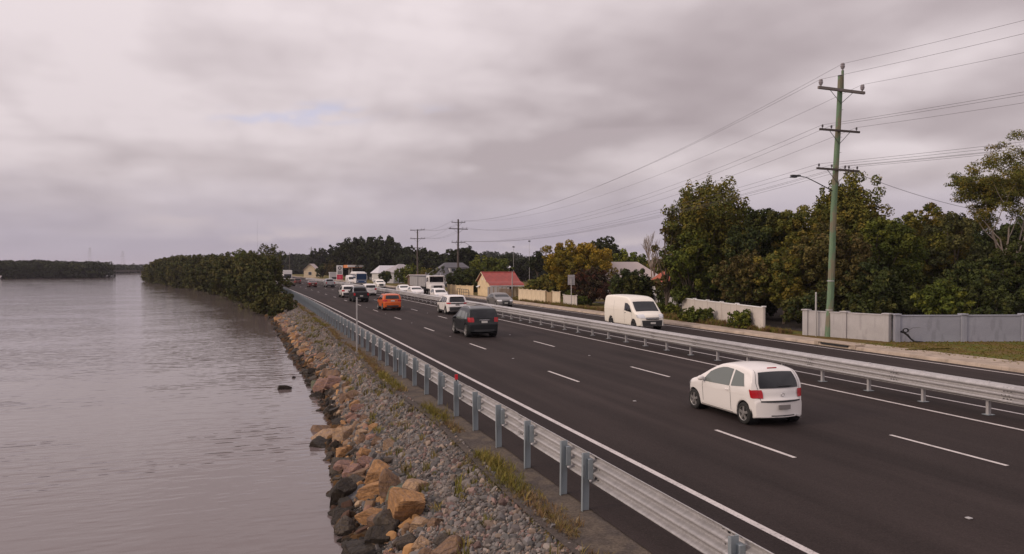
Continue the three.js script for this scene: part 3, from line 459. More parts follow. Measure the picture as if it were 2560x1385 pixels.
// ---------------------------------------------------------------- vehicles: lofted bodies; forward is -z, origin on the ground between the axles
function chaikin(p, n) { for (let k = 0; k < n; k++) { const q = [p[0]]; for (let i = 0; i < p.length - 1; i++) { const [a, b] = p[i], [c, d] = p[i + 1]; q.push([a * 0.75 + c * 0.25, b * 0.75 + d * 0.25], [a * 0.25 + c * 0.75, b * 0.25 + d * 0.75]); } q.push(p[p.length - 1]); p = q; } return p; }
function pw(list, s) { if (s <= list[0][0]) return list[0][1]; for (let i = 1; i < list.length; i++) if (s <= list[i][0]) { const [a, b] = list[i - 1], [c, d] = list[i]; return lerp(b, d, (s - a) / (c - a)); } return list[list.length - 1][1]; }
function shell(S) {                                          // the surface of a body, with ways to lay panes, lamps and trim on it
  const fine = S.fine ?? 0.06, raw = chaikin(S.profile, 2), st = [];
  for (let i = 0; i < raw.length - 1; i++) { const [a, b] = raw[i], [c, d] = raw[i + 1], n = Math.max(1, Math.ceil(Math.hypot(c - a, d - b) / fine)); for (let k = 0; k < n; k++) st.push([lerp(a, c, k / n), lerp(b, d, k / n)]); }
  st.push(raw[raw.length - 1]);
  for (let i = 1; i < st.length; i++) if (st[i][0] <= st[i - 1][0]) st[i][0] = st[i - 1][0] + 0.0008;
  const L2 = S.L / 2, fr = S.wb / 2 + (S.axle ?? 0), re = -S.wb / 2 + (S.axle ?? 0), ar = S.wr * 1.13;
  const halfW = s => { const q = Math.abs(s) / L2, e = s > 0 ? (S.nose ?? 0.16) : (S.tail ?? 0.08); return S.W / 2 * (1 - e * Math.pow(clamp((q - 0.62) / 0.38), 2.2)); };
  const X = (s, y) => { const w = halfW(s), b = pw(S.belt, s); if (y <= b) { const k = clamp((b - y) / (b - S.clear)); return w * (1 - 0.02 * Math.sin(k * Math.PI * 1.0 + 3.14) * -1 - 0.075 * k * k * k); } return w * (1 - S.tumble * Math.pow((y - b) / (S.H - b), 1.15)); };
  const bottom = s => { let y = S.clear + 0.06 * Math.pow(clamp((Math.abs(s) / L2 - 0.8) / 0.2), 2); for (const c of [fr, re]) { const d = Math.abs(s - c); if (d < ar) y = Math.max(y, S.wr + Math.sqrt(ar * ar - d * d)); } return y; };
  const bow = (s, x) => { const q = Math.abs(s) / L2, w = halfW(s); return -Math.sign(s) * (S.bow ?? 0.14) * sstep(0.7, 1, q) * (x / w) ** 2; };
  const r = S.round ?? 0.07;
  const topPt = (i, t, off = 0) => { const [s, y] = st[i], a = st[Math.max(0, i - 1)], b = st[Math.min(st.length - 1, i + 1)]; let nx = -(b[1] - a[1]), ny = b[0] - a[0]; const l = Math.hypot(nx, ny) || 1; nx /= l; ny /= l; const xe = X(s, y - r) - r * 0.75, x = t * xe, cr = 0.035 * (1 - t * t) * clamp((y - S.clear) / 0.4); return [x, y + cr * ny + ny * off, -(s + bow(s, x) + cr * nx * 0.4 + nx * off)]; };
  const body = () => {
    const lv = [0, 0.04, 0.14, 0.3, 0.46, 0.62, 0.76, 0.88, 0.96, 1], ring = [];
    const half = i => { const [s, y] = st[i], b = Math.min(bottom(s), y - 0.012), p = [[0, b], [X(s, b) * 0.8, b]], rr = Math.min(r, (y - b) * 0.45), ye = y - rr; for (const k of lv) { const yy = lerp(b, ye, k); p.push([X(s, yy) - (k === 0 ? 0.02 : 0), yy]); } const xe = X(s, ye); for (const th of [0.5, 1.05]) p.push([xe - rr * 0.75 * (1 - Math.cos(th)), ye + rr * Math.sin(th)]); for (const t of [1, 0.8, 0.5, 0.2, 0]) { const q = topPt(i, t); p.push([q[0], t === 1 ? y : q[1]]); } return p; };
    const H = st.map((_, i) => half(i)), m = H[0].length, n = 2 * m - 1;
    const fn = (i, j) => { const h = H[i], q = j < m ? h[j] : h[2 * m - 2 - j], sg = j < m ? 1 : -1, s = st[i][0]; return [sg * q[0], q[1], -(s + bow(s, q[0]))]; };
    return grid(st.length, n, fn);
  };
  const find = (y, front) => { let best = 0, bd = 9; for (let i = 0; i < st.length; i++) { const [s, t] = st[i]; if ((front ? s > 0.1 * S.L : s < -0.1 * S.L)) { const d = Math.abs(t - y); if (d < bd) { bd = d; best = i; } } } return best; };
  const idx = s => { let b = 0; for (let i = 0; i < st.length; i++) if (Math.abs(st[i][0] - s) < Math.abs(st[b][0] - s)) b = i; return b; };
  const across = (i0, i1, t0, t1, off = 0.008, n = 8, shrink = 0) => { if (i1 < i0) [i0, i1] = [i1, i0]; const k = Math.max(2, Math.min(i1 - i0 + 1, 14)); return grid(k, n + 1, (a, b) => { const i = Math.round(lerp(i0, i1, a / (k - 1))), sh = 1 - shrink * (a / (k - 1)); return topPt(i, lerp(t0, t1, b / n) * sh, off); }); };
  const side = (sg, poly, off = 0.007, n = 8, m = 5) => grid(n + 1, m, (a, b) => { const t = a / n, u = b / (m - 1), lo = poly[0], hi = poly[1]; const P = (l) => { const k = t * (l.length - 1), i = Math.min(l.length - 2, Math.floor(k)), f = k - i; return [lerp(l[i][0], l[i + 1][0], f), lerp(l[i][1], l[i + 1][1], f)]; }; const p = P(lo), q = P(hi), s = lerp(p[0], q[0], u), y = lerp(p[1], q[1], u); const x = X(s, y) + off; return [sg * x, y, -(s + bow(s, x))]; });
  const corner = (sg, i0, i1, t0, wrap, front) => { if (i1 < i0) [i0, i1] = [i1, i0]; const k = 6, n = 12; return grid(k, n, (a, b) => { const i = Math.round(lerp(i0, i1, a / (k - 1))), [s, y] = st[i]; if (b < 6) return topPt(i, sg * lerp(t0 + (front ? 0 : 0.06 * Math.abs(a / (k - 1) - 0.5)), 1, b / 5), 0.014 + 0.016 * (b === 5)); if (b === 6) { const x = X(s, y) + 0.006; return [sg * x, y, -(s + (front ? -0.012 : 0.012) + bow(s, x))]; } const f = (b - 7) / 4, q = s + (front ? -1 : 1) * (0.05 + (wrap - 0.05) * f * (1 - 0.35 * Math.abs(a / (k - 1) - 0.6))), x = X(q, y) + 0.012; return [sg * x, y + 0.02 * f, -(q + bow(q, x))]; }); };
  return { S, st, X, body, corner, across, side, find, idx, topPt, fr, re, halfW, bow };
}
const wheelCache = {};
function wheelGeo(r, w, spokes) {
  const key = `${r}|${w}|${spokes}`; if (wheelCache[key]) return wheelCache[key];
  const prof = [[0.64 * r, -w / 2 + 0.01], [0.86 * r, -w / 2], [0.97 * r, -w / 2 + 0.03], [r, -w / 4], [r, w / 4], [0.97 * r, w / 2 - 0.03], [0.86 * r, w / 2], [0.64 * r, w / 2 - 0.01], [0.62 * r, 0]].map(([a, b]) => new THREE.Vector2(a, b));
  const tyre = new THREE.LatheGeometry(prof, 28); tyre.rotateZ(Math.PI / 2);
  const bits = []; const rim = new THREE.LatheGeometry([[0.60 * r, -w * 0.3], [0.665 * r, w * 0.42], [0.655 * r, w * 0.46], [0.60 * r, w * 0.40], [0.58 * r, -w * 0.3]].map(([a, b]) => new THREE.Vector2(a, b)), 28); rim.rotateZ(-Math.PI / 2); bits.push(rim);
  for (let k = 0; k < spokes; k++) { const s = box(0.035, 0.62 * r, 0.085 * r / 0.32 * 0.9, w * 0.33, 0.31 * r, 0); s.rotateX(k / spokes * Math.PI * 2); bits.push(s); }
  const hub = new THREE.CylinderGeometry(0.17 * r, 0.19 * r, 0.06, 14); hub.rotateZ(Math.PI / 2); hub.translate(w * 0.33, 0, 0); bits.push(hub);
  const disc = new THREE.CylinderGeometry(0.61 * r, 0.61 * r, 0.02, 20); disc.rotateZ(Math.PI / 2); disc.translate(-0.01, 0, 0);
  return wheelCache[key] = { tyre, rim: merge(bits), disc };
}
function wheel(root, x, s, r, w, mat, spokes = 5) {
  const g = new THREE.Group(); g.name = 'wheel'; g.position.set(x, r, -s); if (x < 0) g.rotation.y = Math.PI; root.add(g); const G = wheelGeo(r, w, spokes);
  part('tyre', G.tyre, M.tyre, g); part('rim', G.rim, mat, g); part('brake_disc', G.disc, M.plastic, g); return g;
}
function vehicle(name, label, x, d, facing, S, mats, extra) {   // facing 1 = away up the road, -1 = towards the camera
  const root = thing(name, label, S.category ?? 'car', [x, 0, -d], facing > 0 ? -yaw(d) : Math.PI - yaw(d));
  const B = shell(S); const P = (n, g, m, p = root) => part(n, g, m, p);
  const body = P('body', B.body(), mats.body);
  const t = S.track ?? S.W / 2 - 0.115;
  for (const s of [B.fr, B.re]) for (const sg of [-1, 1]) wheel(root, sg * t, s, S.wr, S.tyreW ?? 0.22, mats.rim ?? M.rim, S.spokes ?? 5);
  for (const s of [B.fr, B.re]) for (const sg of [-1, 1]) { const w = new THREE.CylinderGeometry(S.wr * 1.1, S.wr * 1.1, 0.3, 20, 1, true); w.rotateZ(Math.PI / 2); P('wheel_well', w, M.black).position.set(sg * (t - 0.1), S.wr, -s); }
  for (const [y0, y1, tx, kind] of S.front ?? []) { const a = B.find(y0, true), b = B.find(y1, true); P('windscreen', B.across(a, b, -tx, tx, 0.008, 10), mats.glass ?? M.glass); }
  for (const [y0, y1, tx, sh] of S.rear ?? []) { const a = B.find(y0, false), b = B.find(y1, false); P('rear_window', B.across(a, b, -tx, tx, 0.008, 10, sh ?? 0), mats.rearGlass ?? M.glass); }
  for (const w of S.windows ?? []) for (const sg of [-1, 1]) P('side_window', B.side(sg, w), mats.sideGlass ?? M.glass);
  for (const [s, y0, y1] of S.seams ?? []) for (const sg of [-1, 1]) P('door_seam', B.side(sg, [[[s, y0], [s + 0.014, y0]], [[s, y1], [s + 0.014, y1]]], 0.004, 1, 8), M.plastic);
  for (const [s, y] of S.handles ?? []) for (const sg of [-1, 1]) P('door_handle', rbox(0.03, 0.035, 0.16, 0.012, sg * (B.X(s, y) + 0.012), y, -s), mats.handle ?? mats.body);
  if (S.sill) for (const sg of [-1, 1]) P('sill', B.side(sg, [[[B.re + S.wr * 1.2, S.clear + 0.01], [B.fr - S.wr * 1.2, S.clear + 0.01]], [[B.re + S.wr * 1.2, S.clear + S.sill], [B.fr - S.wr * 1.2, S.clear + S.sill]]], 0.012, 6, 3), mats.sill ?? M.plastic);
  if (S.tailLamp) for (const sg of [-1, 1]) {
    const [y0, y1, t0, wrap] = S.tailLamp, a = B.find(y0, false), b = B.find(y1, false), s0 = -S.L / 2 + 0.0;
    P('tail_light', B.corner(sg, a, b, t0, wrap, false), M.tail);
  }
  if (S.headLamp) for (const sg of [-1, 1]) { const [y0, y1, t0, wrap] = S.headLamp, a = B.find(y0, true), b = B.find(y1, true); P('headlight', B.corner(sg, a, b, t0, wrap, true), M.lamp); }
  for (const [y0, y1, tx, m] of S.grille ?? []) P('grille', B.across(B.find(y0, true), B.find(y1, true), -tx, tx, 0.010, 8), m ?? M.plastic);
  for (const [y0, y1, tx, m] of S.rearTrim ?? []) P('rear_trim', B.across(B.find(y0, false), B.find(y1, false), -tx, tx, 0.010, 8), m ?? M.plastic);
  if (S.plate) { const [y, m] = S.plate, q = B.topPt(B.find(y, false), 0, 0.02); P('number_plate', rbox(0.37, 0.12, 0.02, 0.006, q[0], q[1], q[2]), m ?? M.plate); }
  if (S.frontPlate) { const q = B.topPt(B.find(S.frontPlate, true), 0, 0.02); P('number_plate', rbox(0.37, 0.12, 0.02, 0.006, q[0], q[1], q[2]), M.plate); }
  if (S.mirror) for (const sg of [-1, 1]) { const [s, y] = S.mirror; const m = new THREE.SphereGeometry(1, 10, 8); m.scale(0.11, 0.075, 0.07); m.translate(sg * (B.X(s, y) + 0.13), y + 0.05, -s); P('mirror', merge([m, box(0.1, 0.03, 0.05, sg * (B.X(s, y) + 0.02), y + 0.01, -s)]), mats.mirror ?? mats.body); }
  if (S.rails) for (const sg of [-1, 1]) { const pts = []; for (let k = 0; k <= 6; k++) { const s = lerp(S.rails[0], S.rails[1], k / 6), i = B.idx(s); const q = B.topPt(i, 0.9 * sg); pts.push(V(q[0], q[1] + (k === 0 || k === 6 ? -0.01 : 0.045), q[2])); } P('roof_rail', tube(pts, pts.map(() => 0.018), 6), mats.rail ?? M.plastic); }
  if (S.spoiler) { const [s, w] = S.spoiler, q = B.topPt(B.idx(s), 0); P('spoiler', rbox(w, 0.04, 0.24, 0.018, 0, q[1] + 0.0, q[2] + 0.02), mats.body); }
  if (S.wiper) { const q = B.topPt(B.find(S.wiper, false), 0, 0.02); P('wiper', box(0.4, 0.02, 0.015, q[0] + 0.12, q[1], q[2]), M.plastic); }
  extra?.(root, B, P);
  return root;
}
// body plans
const hatch = (o = {}) => ({ L: 3.78, W: 1.70, H: 1.53, wb: 2.46, wr: 0.295, clear: 0.19, tumble: 0.27, belt: [[-1.9, 0.99], [0.6, 0.89], [1.1, 0.82], [1.9, 0.62]], nose: 0.22, tail: 0.13, bow: 0.22, round: 0.13, tyreW: 0.19,
  profile: [[-1.86, 0.25], [-1.89, 0.40], [-1.885, 0.64], [-1.79, 0.74], [-1.755, 0.97], [-1.50, 1.36], [-1.30, 1.475], [-0.45, 1.53], [0.12, 1.47], [1.02, 0.985], [1.46, 0.87], [1.76, 0.70], [1.87, 0.50], [1.88, 0.25]],
  rear: [[0.985, 1.385, 0.88, 0.06]], front: [[1.0, 1.43, 0.9]],
  windows: [[[[-0.62, 0.95], [0.0, 0.93], [0.72, 0.91]], [[-0.62, 1.40], [-0.1, 1.42], [0.36, 1.28]]], [[[-1.30, 1.02], [-0.70, 0.96]], [[-1.12, 1.33], [-0.70, 1.395]]]],
  seams: [[-0.66, 0.30, 0.94], [0.72, 0.34, 0.9]], handles: [[-0.5, 0.83]], tailLamp: [0.735, 0.95, 0.81, 0.17], headLamp: [0.62, 0.80, 0.66, 0.3], grille: [[0.36, 0.5, 0.55]], rearTrim: [[0.27, 0.31, 0.6]], plate: [0.52, M.plateDark], mirror: [0.62, 0.95], wiper: 1.02, ...o });
const suv = (o = {}) => ({ L: 4.62, W: 1.88, H: 1.70, wb: 2.74, wr: 0.36, clear: 0.23, tumble: 0.215, belt: [[-2.3, 1.06], [0.6, 1.01], [1.2, 0.98], [2.3, 0.80]], nose: 0.18, tail: 0.09, bow: 0.15, round: 0.09, tyreW: 0.23,
  profile: [[-2.28, 0.36], [-2.31, 0.48], [-2.30, 0.72], [-2.21, 0.86], [-2.18, 1.08], [-1.95, 1.50], [-1.72, 1.665], [-0.6, 1.70], [0.1, 1.64], [1.0, 1.12], [1.65, 1.03], [2.12, 0.90], [2.28, 0.68], [2.31, 0.34]],
  rear: [[1.12, 1.52, 0.86]], front: [[1.15, 1.58, 0.9]],
  windows: [[[[-0.35, 1.04], [0.3, 1.03], [0.8, 1.02]], [[-0.35, 1.56], [0.0, 1.56], [0.28, 1.44]]], [[[-1.22, 1.07], [-0.43, 1.05]], [[-1.22, 1.53], [-0.43, 1.56]]], [[[-1.78, 1.12], [-1.30, 1.08]], [[-1.66, 1.46], [-1.30, 1.52]]]],
  seams: [[-0.39, 0.36, 1.03], [0.80, 0.40, 1.0], [-1.26, 0.62, 1.05]], handles: [[-0.22, 0.93], [-1.08, 0.94]], tailLamp: [0.84, 1.06, 0.68, 0.28], headLamp: [0.76, 0.92, 0.62, 0.32], grille: [[0.46, 0.72, 0.55]], rearTrim: [[0.37, 0.52, 0.8]], plate: [0.80], mirror: [0.68, 1.04], sill: 0.14, wiper: 1.14, ...o });
const sedan = (o = {}) => ({ L: 4.65, W: 1.80, H: 1.45, wb: 2.7, wr: 0.31, clear: 0.19, tumble: 0.23, belt: [[-2.3, 0.95], [0.6, 0.90], [1.1, 0.86], [2.3, 0.66]], nose: 0.2, tail: 0.1, bow: 0.16, round: 0.09, tyreW: 0.2,
  profile: [[-2.30, 0.28], [-2.32, 0.5], [-2.28, 0.86], [-2.20, 0.99], [-1.65, 1.02], [-1.0, 1.36], [-0.4, 1.45], [0.2, 1.40], [1.02, 0.98], [1.7, 0.88], [2.16, 0.72], [2.30, 0.52], [2.32, 0.27]],
  rear: [[1.06, 1.33, 0.86]], front: [[1.0, 1.37, 0.9]],
  windows: [[[[-0.25, 0.93], [0.3, 0.92], [0.8, 0.91]], [[-0.25, 1.34], [0.05, 1.33], [0.32, 1.25]]], [[[-1.15, 0.97], [-0.32, 0.94]], [[-0.85, 1.28], [-0.32, 1.34]]]],
  seams: [[-0.28, 0.3, 0.92], [0.8, 0.34, 0.88]], handles: [[-0.12, 0.84], [-0.95, 0.85]], tailLamp: [0.74, 0.92, 0.66, 0.2], headLamp: [0.58, 0.74, 0.6, 0.3], grille: [[0.36, 0.54, 0.6]], plate: [0.62], frontPlate: 0.44, mirror: [0.66, 0.93], ...o });
const ute = (o = {}) => ({ L: 5.28, W: 1.87, H: 1.80, wb: 3.18, wr: 0.39, clear: 0.33, tumble: 0.20, belt: [[-2.6, 1.16], [0.8, 1.15], [1.5, 1.10], [2.6, 0.94]], nose: 0.15, tail: 0.03, bow: 0.08, round: 0.06, tyreW: 0.26, category: 'ute',
  profile: [[-2.62, 0.50], [-2.64, 0.62], [-2.62, 1.12], [-2.58, 1.19], [-1.20, 1.19], [-1.08, 1.26], [-0.98, 1.66], [-0.7, 1.785], [0.2, 1.80], [0.55, 1.74], [1.3, 1.24], [2.1, 1.13], [2.5, 1.0], [2.62, 0.76], [2.64, 0.42]],
  front: [[1.28, 1.70, 0.9]],
  windows: [[[[0.1, 1.18], [0.5, 1.18], [1.05, 1.17]], [[0.1, 1.66], [0.35, 1.66], [0.62, 1.54]]], [[[-0.88, 1.2], [0.02, 1.18]], [[-0.8, 1.62], [0.02, 1.66]]]],
  seams: [[0.06, 0.42, 1.16], [1.05, 0.5, 1.14], [-1.1, 0.62, 1.16]], handles: [[0.2, 1.04], [-0.75, 1.04]], tailLamp: [0.82, 1.12, 0.83, 0.10], headLamp: [0.86, 1.02, 0.62, 0.3], grille: [[0.62, 0.92, 0.55]], rearTrim: [[0.50, 0.66, 0.95]], plate: [0.74], mirror: [0.9, 1.2], sill: 0.08, ...o });
const vanPlan = (o = {}) => ({ L: 5.6, W: 2.05, H: 2.22, wb: 3.45, axle: 0.14, wr: 0.345, clear: 0.26, tumble: 0.13, belt: [[-2.8, 1.28], [1.4, 1.26], [2.0, 1.14], [2.8, 0.98]], nose: 0.13, tail: 0.02, bow: 0.16, round: 0.14, tyreW: 0.22, category: 'van',
  profile: [[-2.79, 0.36], [-2.80, 0.6], [-2.79, 1.35], [-2.74, 2.02], [-2.62, 2.20], [-1.4, 2.23], [0.5, 2.20], [1.06, 2.08], [1.34, 1.90], [2.00, 1.20], [2.42, 1.10], [2.70, 0.94], [2.79, 0.68], [2.80, 0.30]],
  front: [[1.24, 1.84, 0.93]],
  windows: [[[[0.62, 1.26], [1.1, 1.20], [1.72, 1.16]], [[0.62, 1.76], [0.95, 1.76], [1.34, 1.60]]]],
  seams: [[0.56, 0.40, 1.82], [1.66, 0.72, 1.16], [-1.05, 0.40, 1.86]], handles: [[0.72, 1.1]], headLamp: [0.80, 1.04, 0.66, 0.34], grille: [[0.31, 0.68, 1.0], [0.70, 0.84, 0.62]], frontPlate: 0.47, mirror: [1.5, 1.28], ...o });

// ---- traffic going away
vehicle('hatchback_car', 'white three door hatchback nearest the camera in the middle lane', 13.27, 19.05, 1, hatch(), { body: M.carWhite, sideGlass: M.glassPale }, (r, B, P) => {
  const q = B.topPt(B.find(0.82, false), 0, 0.012); P('badge', (() => { const g = new THREE.TorusGeometry(0.05, 0.008, 6, 16); g.translate(q[0], q[1], q[2]); return g; })(), M.chrome);
  P('hatch_seam', B.across(B.find(0.655, false), B.find(0.67, false), -0.97, 0.97, 0.006, 10), M.plastic);
  for (const sg of [-1, 1]) P('hatch_seam', B.across(B.find(0.66, false), B.find(1.44, false), sg * 0.945, sg * 0.96, 0.006, 1), M.plastic);
  P('brake_light', (() => { const q = B.topPt(B.find(1.45, false), 0, 0.012); return rbox(0.3, 0.03, 0.02, 0.008, q[0], q[1], q[2]); })(), M.tail);
  P('fuel_flap', B.side(1, [[[-1.30, 0.74], [-1.14, 0.74]], [[-1.30, 0.76], [-1.14, 0.76]]], 0.004, 2, 2), M.plastic);
  P('exhaust_pipe', beam(V(0.45, 0.27, 1.7), V(0.45, 0.26, 1.96), 0.03), M.chrome);
  for (const sg of [-1, 1]) P('body_crease', B.side(sg, [[[-1.5, 0.80], [0.9, 0.74]], [[-1.5, 0.812], [0.9, 0.752]]], 0.009, 8, 2), M.carWhite);
  for (const sg of [-1, 1]) P('rocker_trim', B.side(sg, [[[-0.75, 0.235], [0.8, 0.235]], [[-0.75, 0.25], [0.8, 0.25]]], 0.014, 5, 2), M.chrome);
});
vehicle('wagon_car', 'dark graphite four wheel drive wagon with lit red tail lamps, centre of the road', 13.05, 46.7, 1, suv({ L: 4.78, W: 1.92, H: 1.80, wb: 2.91, wr: 0.385, tumble: 0.19, profile: [[-2.34, 0.38], [-2.38, 0.52], [-2.37, 0.76], [-2.29, 0.9], [-2.26, 1.14], [-2.10, 1.56], [-1.92, 1.75], [-0.6, 1.81], [0.15, 1.74], [1.0, 1.2], [1.7, 1.10], [2.2, 0.95], [2.36, 0.7], [2.38, 0.36]], belt: [[-2.4, 1.12], [0.6, 1.07], [1.2, 1.03], [2.4, 0.84]], rear: [[1.18, 1.66, 0.9]], front: [[1.2, 1.68, 0.9]], tailLamp: [0.92, 1.22, 0.74, 0.30], plate: [0.93], rails: [-1.6, 0.2] }), { body: M.carGraphite, sideGlass: M.glassPale, rail: M.chrome, sill: M.chrome }, (r, B, P) => {
  const q = B.topPt(B.find(1.05, false), 0, 0.015); P('chrome_strip', rbox(0.62, 0.055, 0.02, 0.01, q[0], q[1], q[2]), M.chrome);
});
vehicle('crossover_car', 'white crossover in the fast lane beside the dark wagon', 17.2, 69.2, 1, suv({ H: 1.64, L: 4.6, wr: 0.37, rearTrim: [[0.37, 0.66, 0.95], [0.97, 1.03, 0.98]], tailLamp: [0.94, 1.05, 0.72, 0.34], plate: [0.84, M.plateDark], spoiler: [-1.86, 1.2] }), { body: M.carWhite, sill: M.plastic, mirror: M.plastic });
vehicle('crossover_car', 'bright orange crossover beyond the dark wagon', 12.85, 77.3, 1, suv({ H: 1.60, L: 4.35, W: 1.82, wb: 2.6, wr: 0.35, profile: [[-2.14, 0.36], [-2.17, 0.48], [-2.16, 0.72], [-2.08, 0.86], [-2.05, 1.06], [-1.82, 1.42], [-1.58, 1.57], [-0.5, 1.60], [0.15, 1.54], [1.0, 1.08], [1.55, 1.0], [2.0, 0.88], [2.15, 0.66], [2.17, 0.34]], rear: [[1.1, 1.45, 0.84]], front: [[1.1, 1.5, 0.9]], windows: [[[[-0.3, 1.02], [0.3, 1.01], [0.8, 1.0]], [[-0.3, 1.48], [0.0, 1.48], [0.3, 1.38]]], [[[-1.25, 1.06], [-0.38, 1.03]], [[-1.05, 1.42], [-0.38, 1.48]]]], rails: [-1.4, 0.1], plate: [0.92], tailLamp: [0.9, 1.04, 0.66, 0.3] }), { body: M.carOrange, mirror: M.plastic });
vehicle('pickup_ute', 'black ute with a pale sports bar and dark canopy, seen from behind', 12.35, 96.9, 1, ute({ wr: 0.41 }), { body: M.carBlack, rim: M.rimDark }, (r, B, P) => {
  P('tray_shade_patch', box(1.6, 0.02, 1.3, 0, 1.225, 1.9), M.plastic); P('cab_rear_window', rbox(1.25, 0.36, 0.03, 0.02, 0, 1.47, 1.08), M.glass);  // dark patch stands in for the shaded hollow of the open tray
  for (const sg of [-1, 1]) P('sports_bar', tube([V(sg * 0.86, 1.2, 1.75), V(sg * 0.82, 1.5, 1.35), V(sg * 0.7, 1.80, 1.12), V(sg * 0.4, 1.86, 1.08), V(0, 1.87, 1.08)], [0.055, 0.055, 0.05, 0.045, 0.045], 8), M.carSilver);
  for (const sg of [-1, 1]) P('mud_flap', box(0.28, 0.34, 0.02, sg * 0.8, 0.42, 2.06), M.plastic);
});
vehicle('crossover_car', 'white crossover with a dark lower bumper ahead of the black ute', 12.55, 111.3, 1, suv({ H: 1.68, rearTrim: [[0.37, 0.66, 0.98]] , fine: 0.1 }), { body: M.carWhite, mirror: M.plastic });
vehicle('wagon_car', 'white people mover against the median barrier beyond the black ute', 16.55, 118.2, 1, suv({ H: 1.72, L: 4.8, fine: 0.1, profile: [[-2.38, 0.34], [-2.40, 0.48], [-2.40, 0.9], [-2.36, 1.1], [-2.22, 1.52], [-2.02, 1.68], [-0.6, 1.72], [0.3, 1.66], [1.2, 1.12], [1.75, 1.0], [2.25, 0.86], [2.38, 0.66], [2.40, 0.32]], rear: [[1.16, 1.54, 0.9]], rearTrim: [[0.36, 0.44, 0.8]] }), { body: M.carWhite });
vehicle('pickup_ute', 'silver ute far off in the fast lane', 15.25, 167.5, 1, ute({ fine: 0.14 }), { body: M.carSilver }, (r, B, P) => { P('cab_rear_window', rbox(1.3, 0.4, 0.03, 0.02, 0, 1.47, 1.08), M.glass); P('tray_shade_patch', box(1.6, 0.02, 1.3, 0, 1.225, 1.9), M.plastic); });  // open tray here too: its inner shade is a dark patch on top
vehicle('sedan_car', 'dark maroon car far off in the middle lane', 11.95, 170.5, 1, sedan({ fine: 0.14 }), { body: M.carMaroon });
vehicle('crossover_car', 'dark bronze car half hidden by the riverside trees', 8.1, 182, 1, suv({ fine: 0.14, H: 1.62 }), { body: M.carBronze });
vehicle('hatchback_car', 'small dark brown car beyond the bronze one at the bend', 10.7, 204, 1, hatch({ fine: 0.14 }), { body: M.carMaroon });
vehicle('hatchback_car', 'small white car farthest up the left lane beside the trees', 6.6, 222, 1, hatch({ fine: 0.14 }), { body: M.carWhite });
// ---- oncoming traffic
vehicle('delivery_van', 'white high roof delivery van coming towards the camera', 25.2, 48.9, -1, vanPlan(), { body: M.carCream, handle: M.plastic, mirror: M.plastic, rim: M.rimDark }, (r, B, P) => {
  for (const sg of [-1, 1]) P('rub_strip', B.side(sg, [[[-2.3, 0.62], [2.0, 0.62]], [[-2.3, 0.645], [2.0, 0.645]]], 0.012, 8, 2), M.carCream);
  for (const sg of [-1, 1]) P('panel_crease', B.side(sg, [[[-2.6, 1.24], [0.5, 1.24]], [[-2.6, 1.262], [0.5, 1.262]]], 0.008, 8, 2), M.carCream);
  P('bumper_strip', (() => { const q = B.topPt(B.find(0.76, true), 0, 0.02); return rbox(1.1, 0.04, 0.03, 0.012, q[0], q[1], q[2]); })(), M.chrome);
});
vehicle('sedan_car', 'grey coupe with a dark grille coming towards the camera by the cream fence', 25.3, 80.3, -1, sedan({ H: 1.42, W: 1.86, grille: [[0.3, 0.64, 0.62]] }), { body: M.carGrey });
vehicle('hatchback_car', 'silver white car in front of the tipper truck, behind the median barrier', 22.6, 97.5, -1, hatch({ L: 4.1, H: 1.53, fine: 0.1 }), { body: M.carWhite });
vehicle('wagon_car', 'white wagon half hidden by the median barrier beside the tipper truck', 22.35, 111.5, -1, sedan({ fine: 0.1, profile: [[-2.30, 0.28], [-2.32, 0.5], [-2.30, 0.95], [-2.05, 1.34], [-1.7, 1.43], [-0.4, 1.45], [0.2, 1.40], [1.02, 0.98], [1.7, 0.88], [2.16, 0.72], [2.30, 0.52], [2.32, 0.27]] }), { body: M.carWhite });
vehicle('sedan_car', 'white sedan with a dark lower grille behind the tipper trailer', 22.5, 121.5, -1, sedan({ fine: 0.1, grille: [[0.3, 0.6, 0.66]] }), { body: M.carWhite });
vehicle('crossover_car', 'pale crossover alone in the kerb lane well behind the tipper truck', 24.4, 158.5, -1, suv({ fine: 0.12, grille: [[0.46, 0.86, 0.6]] }), { body: M.carCream });
vehicle('delivery_van', 'small white van beside the blue fronted bus', 22.7, 192, -1, vanPlan({ fine: 0.14, H: 2.2, grille: [[0.33, 0.5, 0.9]] }), { body: M.carWhite });
vehicle('hatchback_car', 'white car parked by the service station price sign', 30.4, 236, -1, hatch({ fine: 0.16 }), { body: M.carWhite });
vehicle('sedan_car', 'pale car on the service station forecourt', 36.5, 250, -1, sedan({ fine: 0.16 }), { body: M.carSilver });

